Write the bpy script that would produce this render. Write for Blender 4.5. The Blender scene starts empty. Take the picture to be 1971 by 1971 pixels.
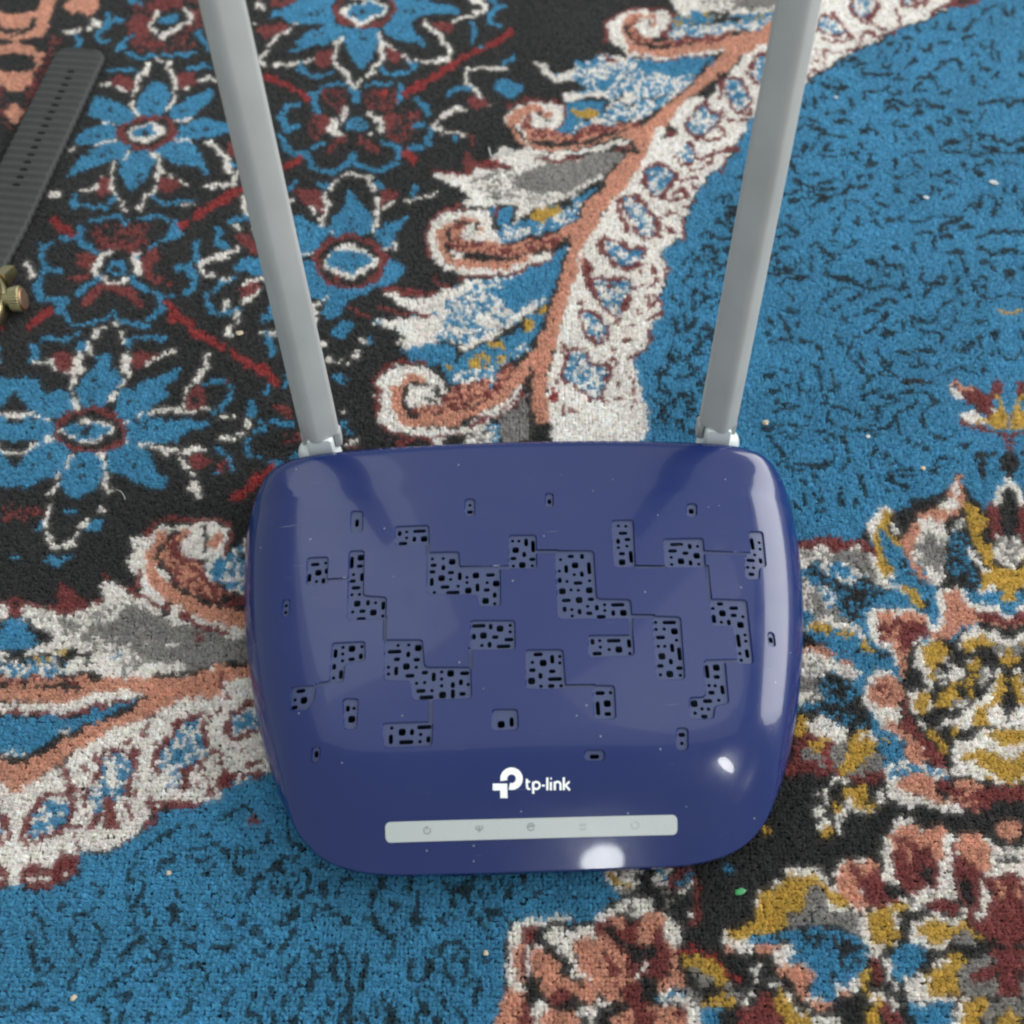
import bpy, bmesh, math, random
import numpy as np
from mathutils import Vector, Matrix
from mathutils.geometry import delaunay_2d_cdt
random.seed(4)
scene = bpy.context.scene
COL = scene.collection
R_ = math.radians

# ------------------------------------------------------------------ camera
TILT = R_(30.0)
CAM = np.array([-0.0045, -0.137, 0.356])
cam_data = bpy.data.cameras.new('camera')
cam_data.sensor_width = 36.0
cam_data.lens = 36.0
cam_data.clip_start = 0.01
cam_data.clip_end = 20.0
cam_data.dof.use_dof = True
cam_data.dof.focus_distance = 0.372
cam_data.dof.aperture_fstop = 11.0
cam = bpy.data.objects.new('camera', cam_data)
cam.location = CAM
cam.rotation_euler = (TILT, 0, 0)
COL.objects.link(cam)
scene.camera = cam

# ------------------------------------------------------------------ light
world = bpy.data.worlds.new('World')
scene.world = world
world.use_nodes = True
world.node_tree.nodes['Background'].inputs[0].default_value = (0.93, 1.0, 0.99, 1)
world.node_tree.nodes['Background'].inputs[1].default_value = 0.4
def area(name, loc, target, sx, sy, radiance, col=(1, 1, 1), shape='RECTANGLE'):
    d = bpy.data.lights.new(name, 'AREA')
    d.shape = shape; d.size = sx; d.size_y = sy
    d.energy = radiance * math.pi * sx * sy * (math.pi / 4 if shape == 'ELLIPSE' else 1)
    d.color = col
    o = bpy.data.objects.new(name, d)
    o.location = loc
    o.rotation_euler = (Vector(target) - Vector(loc)).to_track_quat('-Z', 'Y').to_euler()
    COL.objects.link(o)
    return o
area('window_light', (1.6, 0.90, 0.90), (0.05, 0.12, 0), 2.0, 1.2, 4.4, (1.0, .99, .97))
area('added_overhead_panel', (0.05, 0.65, 1.60), (0.05, 0.65, 0), 2.0, 1.7, 0.36, (.97, 1.0, 1.0))  # added panel: pale reflection on the flat top, shoulders stay darker
area('added_overhead_panel', (-0.52, 0.78, 1.25), (-.1, 0.1, 0), 0.42, 0.9, 0.66, (.97, 1.0, 1.0))  # added panel, reflected as the pale patch on the cover's left
area('added_overhead_panel', (0.42, 0.34, 1.35), (.1, 0.1, 0), 0.45, 0.5, 0.5, (.97, 1.0, 1.0))  # added dim panel to lighten the right half of the cover
area('lamp_light', (0.72, -0.52, 1.06), (0.05, 0.05, 0), 0.10, 0.30, 20.0, (1.0, 1.0, .985), 'ELLIPSE')
area('bulb_light', (0.13, -0.71, 0.64), (0.03, -.05, 0.02), 0.060, 0.036, 24.0, (.97, 1.0, 1.0), 'ELLIPSE')
scene.view_settings.view_transform = 'Standard'
scene.view_settings.look = 'None'
scene.view_settings.gamma = 1.0
scene.view_settings.exposure = 0.62
scene.cycles.max_bounces = 6
scene.cycles.filter_width = 2.2

# ------------------------------------------------------------------ helpers
FPX = 1971.0; CPX = 985.5
CF = np.array([0, math.sin(TILT), -math.cos(TILT)]); CR = np.array([1, 0, 0.]); CU = np.array([0, math.cos(TILT), math.sin(TILT)])
def unproj(u, v, z):
    d = CF + (u - CPX) / FPX * CR - (v - CPX) / FPX * CU
    return CAM + (z - CAM[2]) / d[2] * d
def proj(p):
    q = np.asarray(p) - CAM; w = q @ CF
    return CPX + FPX * (q @ CR) / w, CPX - FPX * (q @ CU) / w

def nd(nt, t, **k):
    n = nt.nodes.new(t)
    for a, b in k.items(): setattr(n, a, b)
    return n
def material(name, col, rough=0.4, spec=0.5, metal=0.0, coat=0.0, var=0.0, vscale=40.0, bump=0.0, bscale=300.0, rvar=0.0, sss=0.0, trans=0.0):
    m = bpy.data.materials.new(name); m.use_nodes = True
    nt = m.node_tree; b = nt.nodes['Principled BSDF']
    b.inputs['Base Color'].default_value = (*col, 1)
    b.inputs['Roughness'].default_value = rough
    b.inputs['Specular IOR Level'].default_value = spec
    b.inputs['Metallic'].default_value = metal
    b.inputs['Coat Weight'].default_value = coat
    b.inputs['Transmission Weight'].default_value = trans
    if sss:
        b.inputs['Subsurface Weight'].default_value = sss
        b.inputs['Subsurface Radius'].default_value = (0.002, 0.002, 0.002)
    tc = nd(nt, 'ShaderNodeTexCoord')
    if var:
        n = nd(nt, 'ShaderNodeTexNoise'); n.inputs['Scale'].default_value = vscale; n.inputs['Detail'].default_value = 5
        nt.links.new(tc.outputs['Object'], n.inputs['Vector'])
        mr = nd(nt, 'ShaderNodeMapRange'); mr.inputs[1].default_value = .3; mr.inputs[2].default_value = .7; mr.inputs[3].default_value = 1 - var; mr.inputs[4].default_value = 1 + var
        nt.links.new(n.outputs[0], mr.inputs[0])
        mx = nd(nt, 'ShaderNodeMix', data_type='RGBA', blend_type='MULTIPLY'); mx.inputs[0].default_value = 1
        mx.inputs[6].default_value = (*col, 1)
        nt.links.new(mr.outputs[0], mx.inputs[7]); nt.links.new(mx.outputs[2], b.inputs['Base Color'])
    if rvar:
        n = nd(nt, 'ShaderNodeTexNoise'); n.inputs['Scale'].default_value = 70; n.inputs['Detail'].default_value = 8; n.inputs['Roughness'].default_value = .7
        nt.links.new(tc.outputs['Object'], n.inputs['Vector'])
        mr = nd(nt, 'ShaderNodeMapRange'); mr.inputs[1].default_value = .4; mr.inputs[2].default_value = .75; mr.inputs[3].default_value = rough; mr.inputs[4].default_value = rough + rvar
        nt.links.new(n.outputs[0], mr.inputs[0]); nt.links.new(mr.outputs[0], b.inputs['Roughness'])
    if bump:
        n = nd(nt, 'ShaderNodeTexNoise'); n.inputs['Scale'].default_value = bscale; n.inputs['Detail'].default_value = 3
        nt.links.new(tc.outputs['Object'], n.inputs['Vector'])
        bp = nd(nt, 'ShaderNodeBump'); bp.inputs['Strength'].default_value = bump; bp.inputs['Distance'].default_value = 0.0004
        nt.links.new(n.outputs[0], bp.inputs['Height']); nt.links.new(bp.outputs[0], b.inputs['Normal'])
    return m
def mesh_obj(name, verts, faces, mat, parent=None, smooth=False, normals=None):
    me = bpy.data.meshes.new(name)
    me.from_pydata([tuple(map(float, v)) for v in verts], [], [tuple(map(int, f)) for f in faces])
    me.materials.append(mat)
    me.update()
    if smooth or normals is not None:
        me.polygons.foreach_set('use_smooth', [True] * len(me.polygons))
    if normals is not None:
        me.normals_split_custom_set_from_vertices([tuple(map(float, n)) for n in normals])
    o = bpy.data.objects.new(name, me)
    COL.objects.link(o)
    if parent: o.parent = parent
    return o
def bm_obj(name, bm, mat, parent=None, smooth=False, angle=None):
    me = bpy.data.meshes.new(name); bm.normal_update()
    if angle is not None:
        for e in bm.edges:
            e.smooth = not (len(e.link_faces) == 2 and e.calc_face_angle(0) > angle)
    bm.to_mesh(me); bm.free(); me.materials.append(mat)
    if smooth: me.polygons.foreach_set('use_smooth', [True] * len(me.polygons))
    o = bpy.data.objects.new(name, me); COL.objects.link(o)
    if parent: o.parent = parent
    return o
def empty(name, loc=(0, 0, 0), rz=0.0):
    o = bpy.data.objects.new(name, None); o.location = loc; o.rotation_euler = (0, 0, rz); o.empty_display_size = 0.02
    COL.objects.link(o); return o
def tag(o, label=None, category=None, group=None, kind=None):
    if label: o['label'] = label
    if category: o['category'] = category
    if group: o['group'] = group
    if kind: o['kind'] = kind
    return o
def loft(rings, cap0=True, cap1=True):
    """rings of equal length, closed; returns verts, faces"""
    n = len(rings[0]); V = [p for r in rings for p in r]; Fc = []
    for k in range(len(rings) - 1):
        for i in range(n):
            j = (i + 1) % n
            Fc.append((k * n + i, k * n + j, (k + 1) * n + j, (k + 1) * n + i))
    if cap0: Fc.append(tuple(reversed(range(n))))
    if cap1: Fc.append(tuple(range((len(rings) - 1) * n, len(rings) * n)))
    return V, Fc
def fillet(poly, r, n=4):
    """round every corner of a 2-D polygon"""
    out = []; N = len(poly)
    for i in range(N):
        a, b, c = (np.array(poly[(i + k) % N], float) for k in (-1, 0, 1))
        u = a - b; w = c - b; lu = np.linalg.norm(u); lw = np.linalg.norm(w); u /= lu; w /= lw
        cosang = np.clip(u @ w, -1, 1); half = math.acos(cosang) / 2
        if half > 1.5: out.append(b); continue
        t = min(r / math.tan(half), lu * .48, lw * .48)
        p0 = b + u * t; p1 = b + w * t
        for k in range(n + 1):
            s = k / n
            out.append((1 - s) ** 2 * p0 + 2 * s * (1 - s) * (b * .75 + (p0 + p1) * .125) + s * s * p1)
    return np.array(out)
def in_poly(px, py, poly):
    m = np.zeros(np.shape(px), bool); q = np.roll(poly, -1, 0)
    for (x1, y1), (x2, y2) in zip(poly, q):
        if y1 != y2: m ^= ((py < y1) != (py < y2)) & (px < (x2 - x1) * (py - y1) / (y2 - y1) + x1)
    return m
# ------------------------------------------------------------------ router
YAW = R_(1.7)
RO = np.array([0.0008, 0.0, 0.0])
router = empty('wifi_router', tuple(RO), YAW)
tag(router, 'glossy dark blue wifi router with two grey antennas lying on the carpet', 'router')
ca, sa = math.cos(YAW), math.sin(YAW)
def to_local(p):
    d = np.asarray(p) - RO
    return np.array([ca * d[0] + sa * d[1], -sa * d[0] + ca * d[1], d[2]])
def to_world(p):
    return np.array([ca * p[0] - sa * p[1] + RO[0], sa * p[0] + ca * p[1] + RO[1], p[2] + RO[2]])
# widest outline (millimetres, right half from front centre to rear centre)
HALF = [(0, -72.2), (25, -72.2), (48, -71.6), (61, -69.3), (70, -65.2), (77, -58.6), (82, -50.5), (86.6, -41), (91.6, -28), (96.3, -12), (100, 4), (103, 22), (104.9, 42), (105, 59), (103, 70), (97, 78.3), (86, 82.6), (70, 84.4), (40, 85.6), (0, 86)]
ctl = np.array(HALF + [(-x, y) for x, y in HALF[-2:0:-1]], float)
def spline(p, n):
    out = []; N = len(p)
    for i in range(N):
        a, b, c, d = p[i - 1], p[i], p[(i + 1) % N], p[(i + 2) % N]
        for k in range(n):
            t = k / n
            out.append(.5 * (2 * b + (c - a) * t + (2 * a - 5 * b + 4 * c - d) * t * t + (-a + 3 * b - 3 * c + d) * t ** 3))
    return np.array(out)
OUT = spline(ctl, 12)
seg = np.linalg.norm(np.roll(OUT, -1, 0) - OUT, axis=1); cum = np.concatenate([[0], np.cumsum(seg)])
S_ = np.linspace(0, cum[-1], 281)[:-1]
OUT = np.stack([np.interp(S_, cum, np.append(OUT[:, k], OUT[0, k])) for k in (0, 1)], 1)
tang = np.roll(OUT, -1, 0) - np.roll(OUT, 1, 0); tang /= np.linalg.norm(tang, axis=1)[:, None]
ONRM = np.stack([tang[:, 1], -tang[:, 0]], 1)           # outward
FOOT = np.array([to_world((x * .00096, y * .00096, 0))[:2] for x, y in OUT])
def dist_out(x, y):
    x = np.asarray(x, float); y = np.asarray(y, float); best = np.full(x.shape, 1e9)
    for (x1, y1), (x2, y2) in zip(OUT, np.roll(OUT, -1, 0)):
        dx, dy = x2 - x1, y2 - y1; t = np.clip(((x - x1) * dx + (y - y1) * dy) / (dx * dx + dy * dy), 0, 1)
        best = np.minimum(best, (x - x1 - t * dx) ** 2 + (y - y1 - t * dy) ** 2)
    return np.sqrt(best)
ZR = 11.0
def sstep(a, b, x):
    t = np.clip((x - a) / (b - a), 0, 1); return t * t * (3 - 2 * t)
def ztop(x, y, d=None):
    """height of the moulded cover (mm)"""
    x = np.asarray(x, float); y = np.asarray(y, float)
    if d is None: d = dist_out(x, y)
    w = sstep(58, 82, y)
    Rr = 27 * (1 - w) + 6.5 * w
    crown = 31.5 + .022 * (y - 80) - 3.2 * (x / 100) ** 2 - 3.2 * np.clip(-(y + 5) / 66, 0, 2) ** 2
    prof = (1 - (1 - np.clip(d / Rr, 0, 1)) ** 2.35) ** (1 / 1.9)
    A = ZR + (crown - ZR) * prof
    yf = -72.6 + 6.5 * (np.abs(x) / 70) ** 5
    B = ZR + np.maximum(.54 * (y - yf), 0)                        # flat bevel along the front
    k = np.minimum(6.0, d * .5) + 1e-6
    h = np.clip(1 - np.abs(A - B) / k, 0, 1)
    return np.minimum(A, B) - h * h * k / 4
def znorm(x, y, z0=None):
    e = .12
    gx_ = (ztop(x + e, y) - ztop(x - e, y)) / (2 * e); gy_ = (ztop(x, y + e) - ztop(x, y - e)) / (2 * e)
    n = np.stack([-gx_, -gy_, np.ones_like(gx_)], 1); return n / np.linalg.norm(n, axis=1)[:, None]
# height lookup table (1 mm) for fast picture-to-cover mapping
_tx = np.arange(-110, 111, 1.0); _ty = np.arange(-76, 92, 1.0); _mx, _my = np.meshgrid(_tx, _ty)
_TAB = np.where(in_poly(_mx, _my, OUT), ztop(_mx, _my), ZR)
def ztab(x, y):
    fx = np.clip(x + 110, 0, len(_tx) - 2.001); fy = np.clip(y + 76, 0, len(_ty) - 2.001); i = fx.astype(int); j = fy.astype(int); a = fx - i; b_ = fy - j
    return (_TAB[j, i] * (1 - a) + _TAB[j, i + 1] * a) * (1 - b_) + (_TAB[j + 1, i] * (1 - a) + _TAB[j + 1, i + 1] * a) * b_
def ZP(zoom, pts_):
    """traced chart points -> points on the cover, local mm"""
    x0, y0, s = zoom; pts_ = np.array(pts_, float); u = x0 + pts_[:, 0] / s; v = y0 + pts_[:, 1] / s
    d = CF[None] + ((u - CPX) / FPX)[:, None] * CR - ((v - CPX) / FPX)[:, None] * CU
    z = np.full(len(u), .026)
    for _ in range(16):
        w = CAM + ((z - CAM[2]) / d[:, 2])[:, None] * d - RO
        lx = (ca * w[:, 0] + sa * w[:, 1]) * 1000; ly = (-sa * w[:, 0] + ca * w[:, 1]) * 1000
        z = .5 * z + .5 * ztab(lx, ly) / 1000
    return [np.array(p) for p in np.stack([lx, ly], 1)]
Z1 = (450, 820, 3.22); Z2 = (1000, 820, 3.22); Z3 = (450, 1250, 3.22); Z4 = (1000, 1250, 3.22)
def pp(s): return [tuple(map(float, q.split(','))) for q in s.split()]
def rect(a, b, c, d): return [(a, b), (c, b), (c, d), (a, d)]
PANELS = [(Z1, rect(722, 522, 803, 660)), (Z1, rect(1430, 447, 1497, 557)), (Z1, pp('995,618 1212,610 1214,735 998,742')),
 (Z1, pp('1197,778 1398,774 1406,878 1656,880 1658,1116 1517,1118 1512,1046 1192,1040')),
 (Z1, pp('1702,672 1878,670 1882,882 1702,882')),
 (Z2, pp('218,768 463,768 482,1066 692,1070 702,1194 240,1196')), (Z2, pp('822,1172 1002,1178 1030,1572 850,1577')), (Z2, pp('420,1292 708,1290 716,1424 428,1436')),
 (Z2, pp('568,580 708,576 722,872 588,877')), (Z2, pp('890,694 1142,690 1158,876 900,877')),
 (Z2, pp('1418,650 1512,650 1534,872 1494,880 1492,950 1402,950 1392,802 1430,790')), (Z2, pp('1180,1066 1412,1074 1454,1475 1350,1477 1326,1242 1194,1240')),
 (Z2, pp('1136,1450 1278,1452 1302,1720 1216,1736 1208,1816 1056,1820 1048,1678 1152,1674')), (Z2, pp('1534,1274 1580,1276 1592,1368 1546,1370')),
 (Z2, pp('32,1382 272,1380 292,1630 40,1632')), (Z2, pp('452,1602 592,1604 602,1816 460,1822')), (Z2, rect(1036, 476, 1102, 562)), (Z2, rect(158, 412, 212, 502)),
 (Z4, rect(970, 482, 1048, 626)), (Z4, rect(400, 618, 530, 692)),
 (Z1, pp('452,812 590,806 580,980 446,986')), (Z1, pp('712,770 812,766 806,1046 950,1056 946,1196 698,1206')), (Z1, pp('302,1068 350,1068 342,1182 294,1182')),
 (Z1, pp('606,1340 816,1330 818,1456 692,1472 682,1592 588,1588')), (Z1, pp('352,1614 512,1602 502,1700 456,1762 344,1766')),
 (Z1, pp('930,1320 1172,1320 1186,1490 1472,1490 1478,1690 1106,1702 1086,1580 928,1578')), (Z1, pp('1464,1200 1746,1200 1748,1386 1466,1390')),
 (Z3, pp('672,300 776,300 764,496 682,498')), (Z3, pp('918,452 1238,442 1230,600 930,612')), (Z3, pp('1600,366 1762,366 1768,500 1594,506')), (Z3, pp('482,600 540,596 532,702 476,706'))]
GROOVES = [(Z1, '1192,720 1216,720 1216,800 1190,800'), (Z1, '1390,866 1720,860 1720,886 1390,890'), (Z2, '90,764 240,764 240,786 90,788'), (Z2, '690,1164 840,1166 840,1188 690,1190'),
 (Z2, '678,1180 704,1180 706,1310 682,1310'), (Z2, '712,860 910,862 910,880 712,882'), (Z2, '1140,768 1440,780 1440,800 1140,790'), (Z2, '1148,860 1174,860 1196,1080 1172,1080'),
 (Z2, '1150,1446 1360,1440 1360,1462 1150,1470'), (Z2, '280,1600 470,1598 470,1622 280,1626'), (Z1, '580,944 715,934 715,952 580,962'), (Z1, '928,1180 952,1180 946,1330 922,1330'),
 (Z1, '1452,1370 1478,1370 1484,1500 1460,1500'), (Z1, '1208,1690 1236,1690 1236,1840 1206,1840'), (Z1, '500,1596 610,1572 610,1592 500,1622')]
HOLES = [(Z1, 'V762,595 d1463,485 h1463,527 v1027,660 d1070,650 L1150,645 d1070,687 v1118,695 S1178,693 H1047,722 H502,852 d568,843 S522,903 v573,893 V466,935 d510,958 v553,953 W730,840 S785,810 h780,862 d740,915 V793,930 h735,955 H755,997 d730,1040 d777,1038 S763,1095 v830,1090 d877,1090 V925,1107 d735,1147 h795,1142 S863,1150 d922,1172 H788,1190 d322,1108 d320,1150 '
 'd1230,818 d1297,815 S1353,835 h1237,857 v1298,872 h1230,898 h1345,902 V1400,925 V1226,960 S1287,937 d1343,945 d1445,932 d1445,964 S1500,920 H1590,917 d1390,987 H1308,992 d1242,1026 L1357,1026 S1453,1014 V1510,995 d1570,965 S1626,970 h1567,1010 v1617,1042 S1560,1078 d1617,1096 d1728,707 d1767,707 V1812,715 W1855,740 S1747,763 v1800,790 h1733,815 h1850,820 d1733,862 S1788,855 d1850,860 '
 'L1518,1233 v1592,1238 S1650,1250 d1713,1230 d1713,1270 v1488,1300 S1547,1293 h1620,1303 H1705,1318 d1537,1355 v1585,1350 L1672,1360 d1017,1355 d1083,1352 S1142,1370 L995,1393 v1080,1410 h1010,1440 h1133,1443 S1068,1485 d957,1490 d957,1532 V1005,1513 d1130,1490 H1090,1543 h1183,1523 d1287,1520 S1343,1528 H1430,1527 V1238,1550 d1287,1563 d1132,1590 d1182,1585 v1357,1600 d1287,1605 v1407,1583 d1452,1597 H1158,1637 d1227,1635 S1293,1662 V1357,1655 h1417,1655 L1193,1677 '
 'V628,1405 d675,1367 d673,1408 S730,1375 d793,1362 d672,1450 h728,1440 v785,1422 v620,1487 V662,1535 d616,1557 H413,1637 d377,1693 S432,1695 h374,1740'),
 (Z3, 'v705,362 d743,360 S728,428 d977,483 S1042,508 v1103,508 L1180,477 V972,552 L1067,570 d1157,523 d1153,567 v1205,553 S1657,460 V1722,445 v510,645'),
 (Z2, 'd255,822 h318,802 v388,802 d247,893 V290,880 S345,857 W432,875 v387,912 d340,915 v250,950 d295,957 H363,967 d435,953 S266,1018 d320,1010 d365,1012 S433,1012 H290,1075 S370,1073 h443,1068 v280,1130 d325,1132 v373,1145 d423,1112 v480,1120 d528,1102 d530,1138 L610,1102 h433,1155 d327,1172 H507,1176 v582,1153 S645,1152 d845,1212 L930,1212 d848,1255 d898,1253 S962,1267 H875,1305 d975,1322 d862,1360 d902,1360 V948,1370 W993,1407 S884,1422 v940,1455 h875,1482 h993,1495 d875,1537 S933,1532 d998,1540 '
 'v453,1332 d498,1325 L585,1325 V680,1342 d502,1365 d557,1380 S617,1380 H482,1405 d685,1405 d613,613 d660,615 H642,658 h670,697 v612,708 d667,738 h636,785 W692,805 S637,838 d614,748 L975,728 v1057,740 d1105,740 H950,768 h1030,782 S1100,798 d942,808 S1003,832 v1062,842 d945,852 d1113,850 W1445,725 d1488,717 d1493,757 d1460,793 H1435,827 v1497,830 d1417,870 d1453,873 h1440,913 '
 'h1245,1097 d1202,1125 H1330,1123 S1260,1155 V1208,1190 h1330,1168 d1387,1177 d1253,1210 v1300,1212 S1372,1227 d1400,1290 W1360,1325 d1405,1328 d1368,1405 V1413,1405 d1377,1446 W1165,1517 S1222,1492 h1225,1550 d1177,1603 d1215,1605 V1260,1630 h1192,1648 H1168,1700 d1237,1695 S1084,1716 d1133,1748 d1173,1750 d1090,1775 h1148,1796 v1560,1322 '
 'H115,1410 V203,1440 d250,1423 d250,1463 d80,1460 S147,1463 h80,1508 h203,1515 S75,1575 v130,1543 L220,1563 d133,1608 h197,1606 d258,1605 H500,1650 d565,1648 W487,1745 S545,1715 h548,1780 s1066,522 v185,462'),
 (Z4, 'h1007,525 d1008,578 H465,660')]
SIZES = dict(S=(46, 46, 13), s=(36, 40, 10), H=(62, 27, 12), h=(44, 27, 12), L=(92, 27, 12), V=(27, 62, 12), v=(27, 42, 12), W=(27, 92, 12), d=(24, 24, 11))
MMZ = .0527                                   # mm per zoom pixel on the cover
pan = [fillet(np.array(ZP(z, p)), 1.25, 5) for z, p in PANELS]
npan = len(pan)
pan += [np.array(ZP(z, pp(s))) for z, s in GROOVES]
hol = []
for z, s in HOLES:
    hc_ = iter(ZP(z, [tuple(map(float, t[1:].split(','))) for t in s.split()]))
    for t in s.split():
        w_, h_, r0 = SIZES[t[0]]; x, y = map(float, t[1:].split(','))
        c0 = next(hc_); w_ *= MMZ / 2; h_ *= MMZ / 2
        hol.append(fillet([c0 + (-w_, -h_), c0 + (w_, -h_), c0 + (w_, h_), c0 + (-w_, h_)], r0 * MMZ, 2))
# points: rings near the rim, grid inside
RD = [0, .12, .4, .9, 1.6, 2.6, 4, 6, 8.5, 11, 14, 17.5, 21, 25]
P2 = [OUT.copy()]
for d in RD[1:]:
    pts2 = OUT - ONRM * d
    okd = np.abs(dist_out(pts2[:, 0], pts2[:, 1]) - d) < .06 + .02 * d
    P2.append(pts2[okd][::1 if d < 3 else 2])
ggx, ggy = np.meshgrid(np.arange(-100, 101, 2.5), np.arange(-68, 84, 2.5)); ggx = ggx.ravel(); ggy = ggy.ravel()
gd = dist_out(ggx, ggy); ins = in_poly(ggx, ggy, OUT) & (gd > 26)
P2.append(np.stack([ggx[ins], ggy[ins]], 1))
verts2 = np.concatenate(P2); edges2 = [(i, (i + 1) % len(OUT)) for i in range(len(OUT))]
for pl in pan + hol:
    s0 = len(verts2); verts2 = np.concatenate([verts2, pl]); edges2 += [(s0 + i, s0 + (i + 1) % len(pl)) for i in range(len(pl))]
cv, ce, cf, *_r = delaunay_2d_cdt([Vector(p) for p in verts2], edges2, [], 0, 1e-4)
cv = np.array([(p[0], p[1]) for p in cv]); cf = np.array([f for f in cf if len(f) == 3])
cen = cv[cf].mean(1)
cls = np.where(in_poly(cen[:, 0], cen[:, 1], OUT), -1, -9)        # -1 cover, >=0 panel, -2 hole
for i, pl in enumerate(pan):
    m = (cls == -1) & in_poly(cen[:, 0], cen[:, 1], pl); cls[m] = i
for pl in hol:
    m = in_poly(cen[:, 0], cen[:, 1], pl); cls[m] = -2
cd = dist_out(cv[:, 0], cv[:, 1]); onrim = cd < 1e-3
cz = ztop(cv[:, 0], cv[:, 1], np.where(onrim, 0, cd)); cn = znorm(cv[:, 0], cv[:, 1])
near_rim = np.argmin(((cv[:, None, :] - OUT[None, ::4, :]) ** 2).sum(2), 1) * 4
cn[onrim] = np.concatenate([ONRM[near_rim[onrim]], np.full((onrim.sum(), 1), .12)], 1)
tri_a = (cv[cf[:, 1]] - cv[cf[:, 0]]); tri_b = (cv[cf[:, 2]] - cv[cf[:, 0]])
flip = (tri_a[:, 0] * tri_b[:, 1] - tri_a[:, 1] * tri_b[:, 0]) < 0
cf[flip] = cf[flip][:, ::-1]
DEPTH = .75; HOLE_D = 1.6
efaces = {}
for fi, f in enumerate(cf):
    for k in range(3):
        efaces.setdefault((min(f[k], f[(k + 1) % 3]), max(f[k], f[(k + 1) % 3])), []).append((fi, f[k], f[(k + 1) % 3]))

m_cover = material('blue_gloss_plastic', (.0040, .0150, .104), .17, .34, coat=.42, rvar=.12, bump=.008, bscale=38)
m_cover.node_tree.nodes['Principled BSDF'].inputs['Coat Roughness'].default_value = .035
nt = m_cover.node_tree; b = nt.nodes['Principled BSDF']; tc = nd(nt, 'ShaderNodeTexCoord')          # settled dust and hairline scratches
vo = nd(nt, 'ShaderNodeTexVoronoi'); vo.inputs['Scale'].default_value = 260; nt.links.new(tc.outputs['Object'], vo.inputs['Vector'])
lt = nd(nt, 'ShaderNodeMath', operation='LESS_THAN'); lt.inputs[1].default_value = .085; nt.links.new(vo.outputs['Distance'], lt.inputs[0])
sp = nd(nt, 'ShaderNodeSeparateColor'); nt.links.new(vo.outputs['Color'], sp.inputs[0])
gt = nd(nt, 'ShaderNodeMath', operation='GREATER_THAN'); gt.inputs[1].default_value = .86; nt.links.new(sp.outputs[0], gt.inputs[0])
mu = nd(nt, 'ShaderNodeMath', operation='MULTIPLY'); nt.links.new(lt.outputs[0], mu.inputs[0]); nt.links.new(gt.outputs[0], mu.inputs[1])
mp = nd(nt, 'ShaderNodeMapping'); mp.inputs['Rotation'].default_value = (0, 0, .6); mp.inputs['Scale'].default_value = (45, 1500, 1); nt.links.new(tc.outputs['Object'], mp.inputs['Vector'])
sn = nd(nt, 'ShaderNodeTexNoise'); sn.inputs['Scale'].default_value = 1; sn.inputs['Detail'].default_value = 2; nt.links.new(mp.outputs[0], sn.inputs['Vector'])
sm = nd(nt, 'ShaderNodeMapRange'); sm.inputs[1].default_value = .735; sm.inputs[2].default_value = .80; sm.inputs[4].default_value = .35; nt.links.new(sn.outputs[0], sm.inputs[0])
fz = nd(nt, 'ShaderNodeTexNoise'); fz.inputs['Scale'].default_value = 22; fz.inputs['Detail'].default_value = 6; nt.links.new(tc.outputs['Object'], fz.inputs['Vector'])
fm = nd(nt, 'ShaderNodeMapRange'); fm.inputs[1].default_value = .45; fm.inputs[2].default_value = .8; fm.inputs[4].default_value = .012; nt.links.new(fz.outputs[0], fm.inputs[0])
mu2 = nd(nt, 'ShaderNodeMath', operation='MULTIPLY'); mu2.inputs[1].default_value = .55; nt.links.new(mu.outputs[0], mu2.inputs[0])
mxx = nd(nt, 'ShaderNodeMath', operation='MAXIMUM'); nt.links.new(mu2.outputs[0], mxx.inputs[0]); nt.links.new(sm.outputs[0], mxx.inputs[1])
mx3 = nd(nt, 'ShaderNodeMath', operation='MAXIMUM'); nt.links.new(mxx.outputs[0], mx3.inputs[0]); nt.links.new(fm.outputs[0], mx3.inputs[1])
mc = nd(nt, 'ShaderNodeMix', data_type='RGBA'); mc.inputs[6].default_value = (.0040, .0150, .104, 1); mc.inputs[7].default_value = (.32, .36, .42, 1)
nt.links.new(mx3.outputs[0], mc.inputs[0]); nt.links.new(mc.outputs[2], b.inputs['Base Color'])
m_vent = material('blue_satin_plastic', (.034, .048, .125), .38, .5, bump=.12, bscale=1600)
m_base = material('blue_base_plastic', (.007, .014, .085), .28, .5, bump=.05, bscale=900)
m_pcb = material('circuit_board', (.010, .060, .042), .4, .5, var=.5, vscale=300)
m_led = material('milky_white_plastic', (.47, .505, .50), .24, .5, sss=.1, rvar=.08)
m_icon = material('grey_icon_print', (.25, .275, .275), .5, .3)
m_icon2 = material('pale_icon_print', (.36, .39, .385), .5, .3)
m_logo = material('white_logo_print', (.93, .95, .94), .35, .4)
m_ant = material('grey_antenna_plastic', (.400, .412, .408), .38, .45, bump=.08, bscale=1500, var=.07, vscale=45)
m_hinge = material('white_hinge_plastic', (.66, .71, .70), .12, .5)

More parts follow.
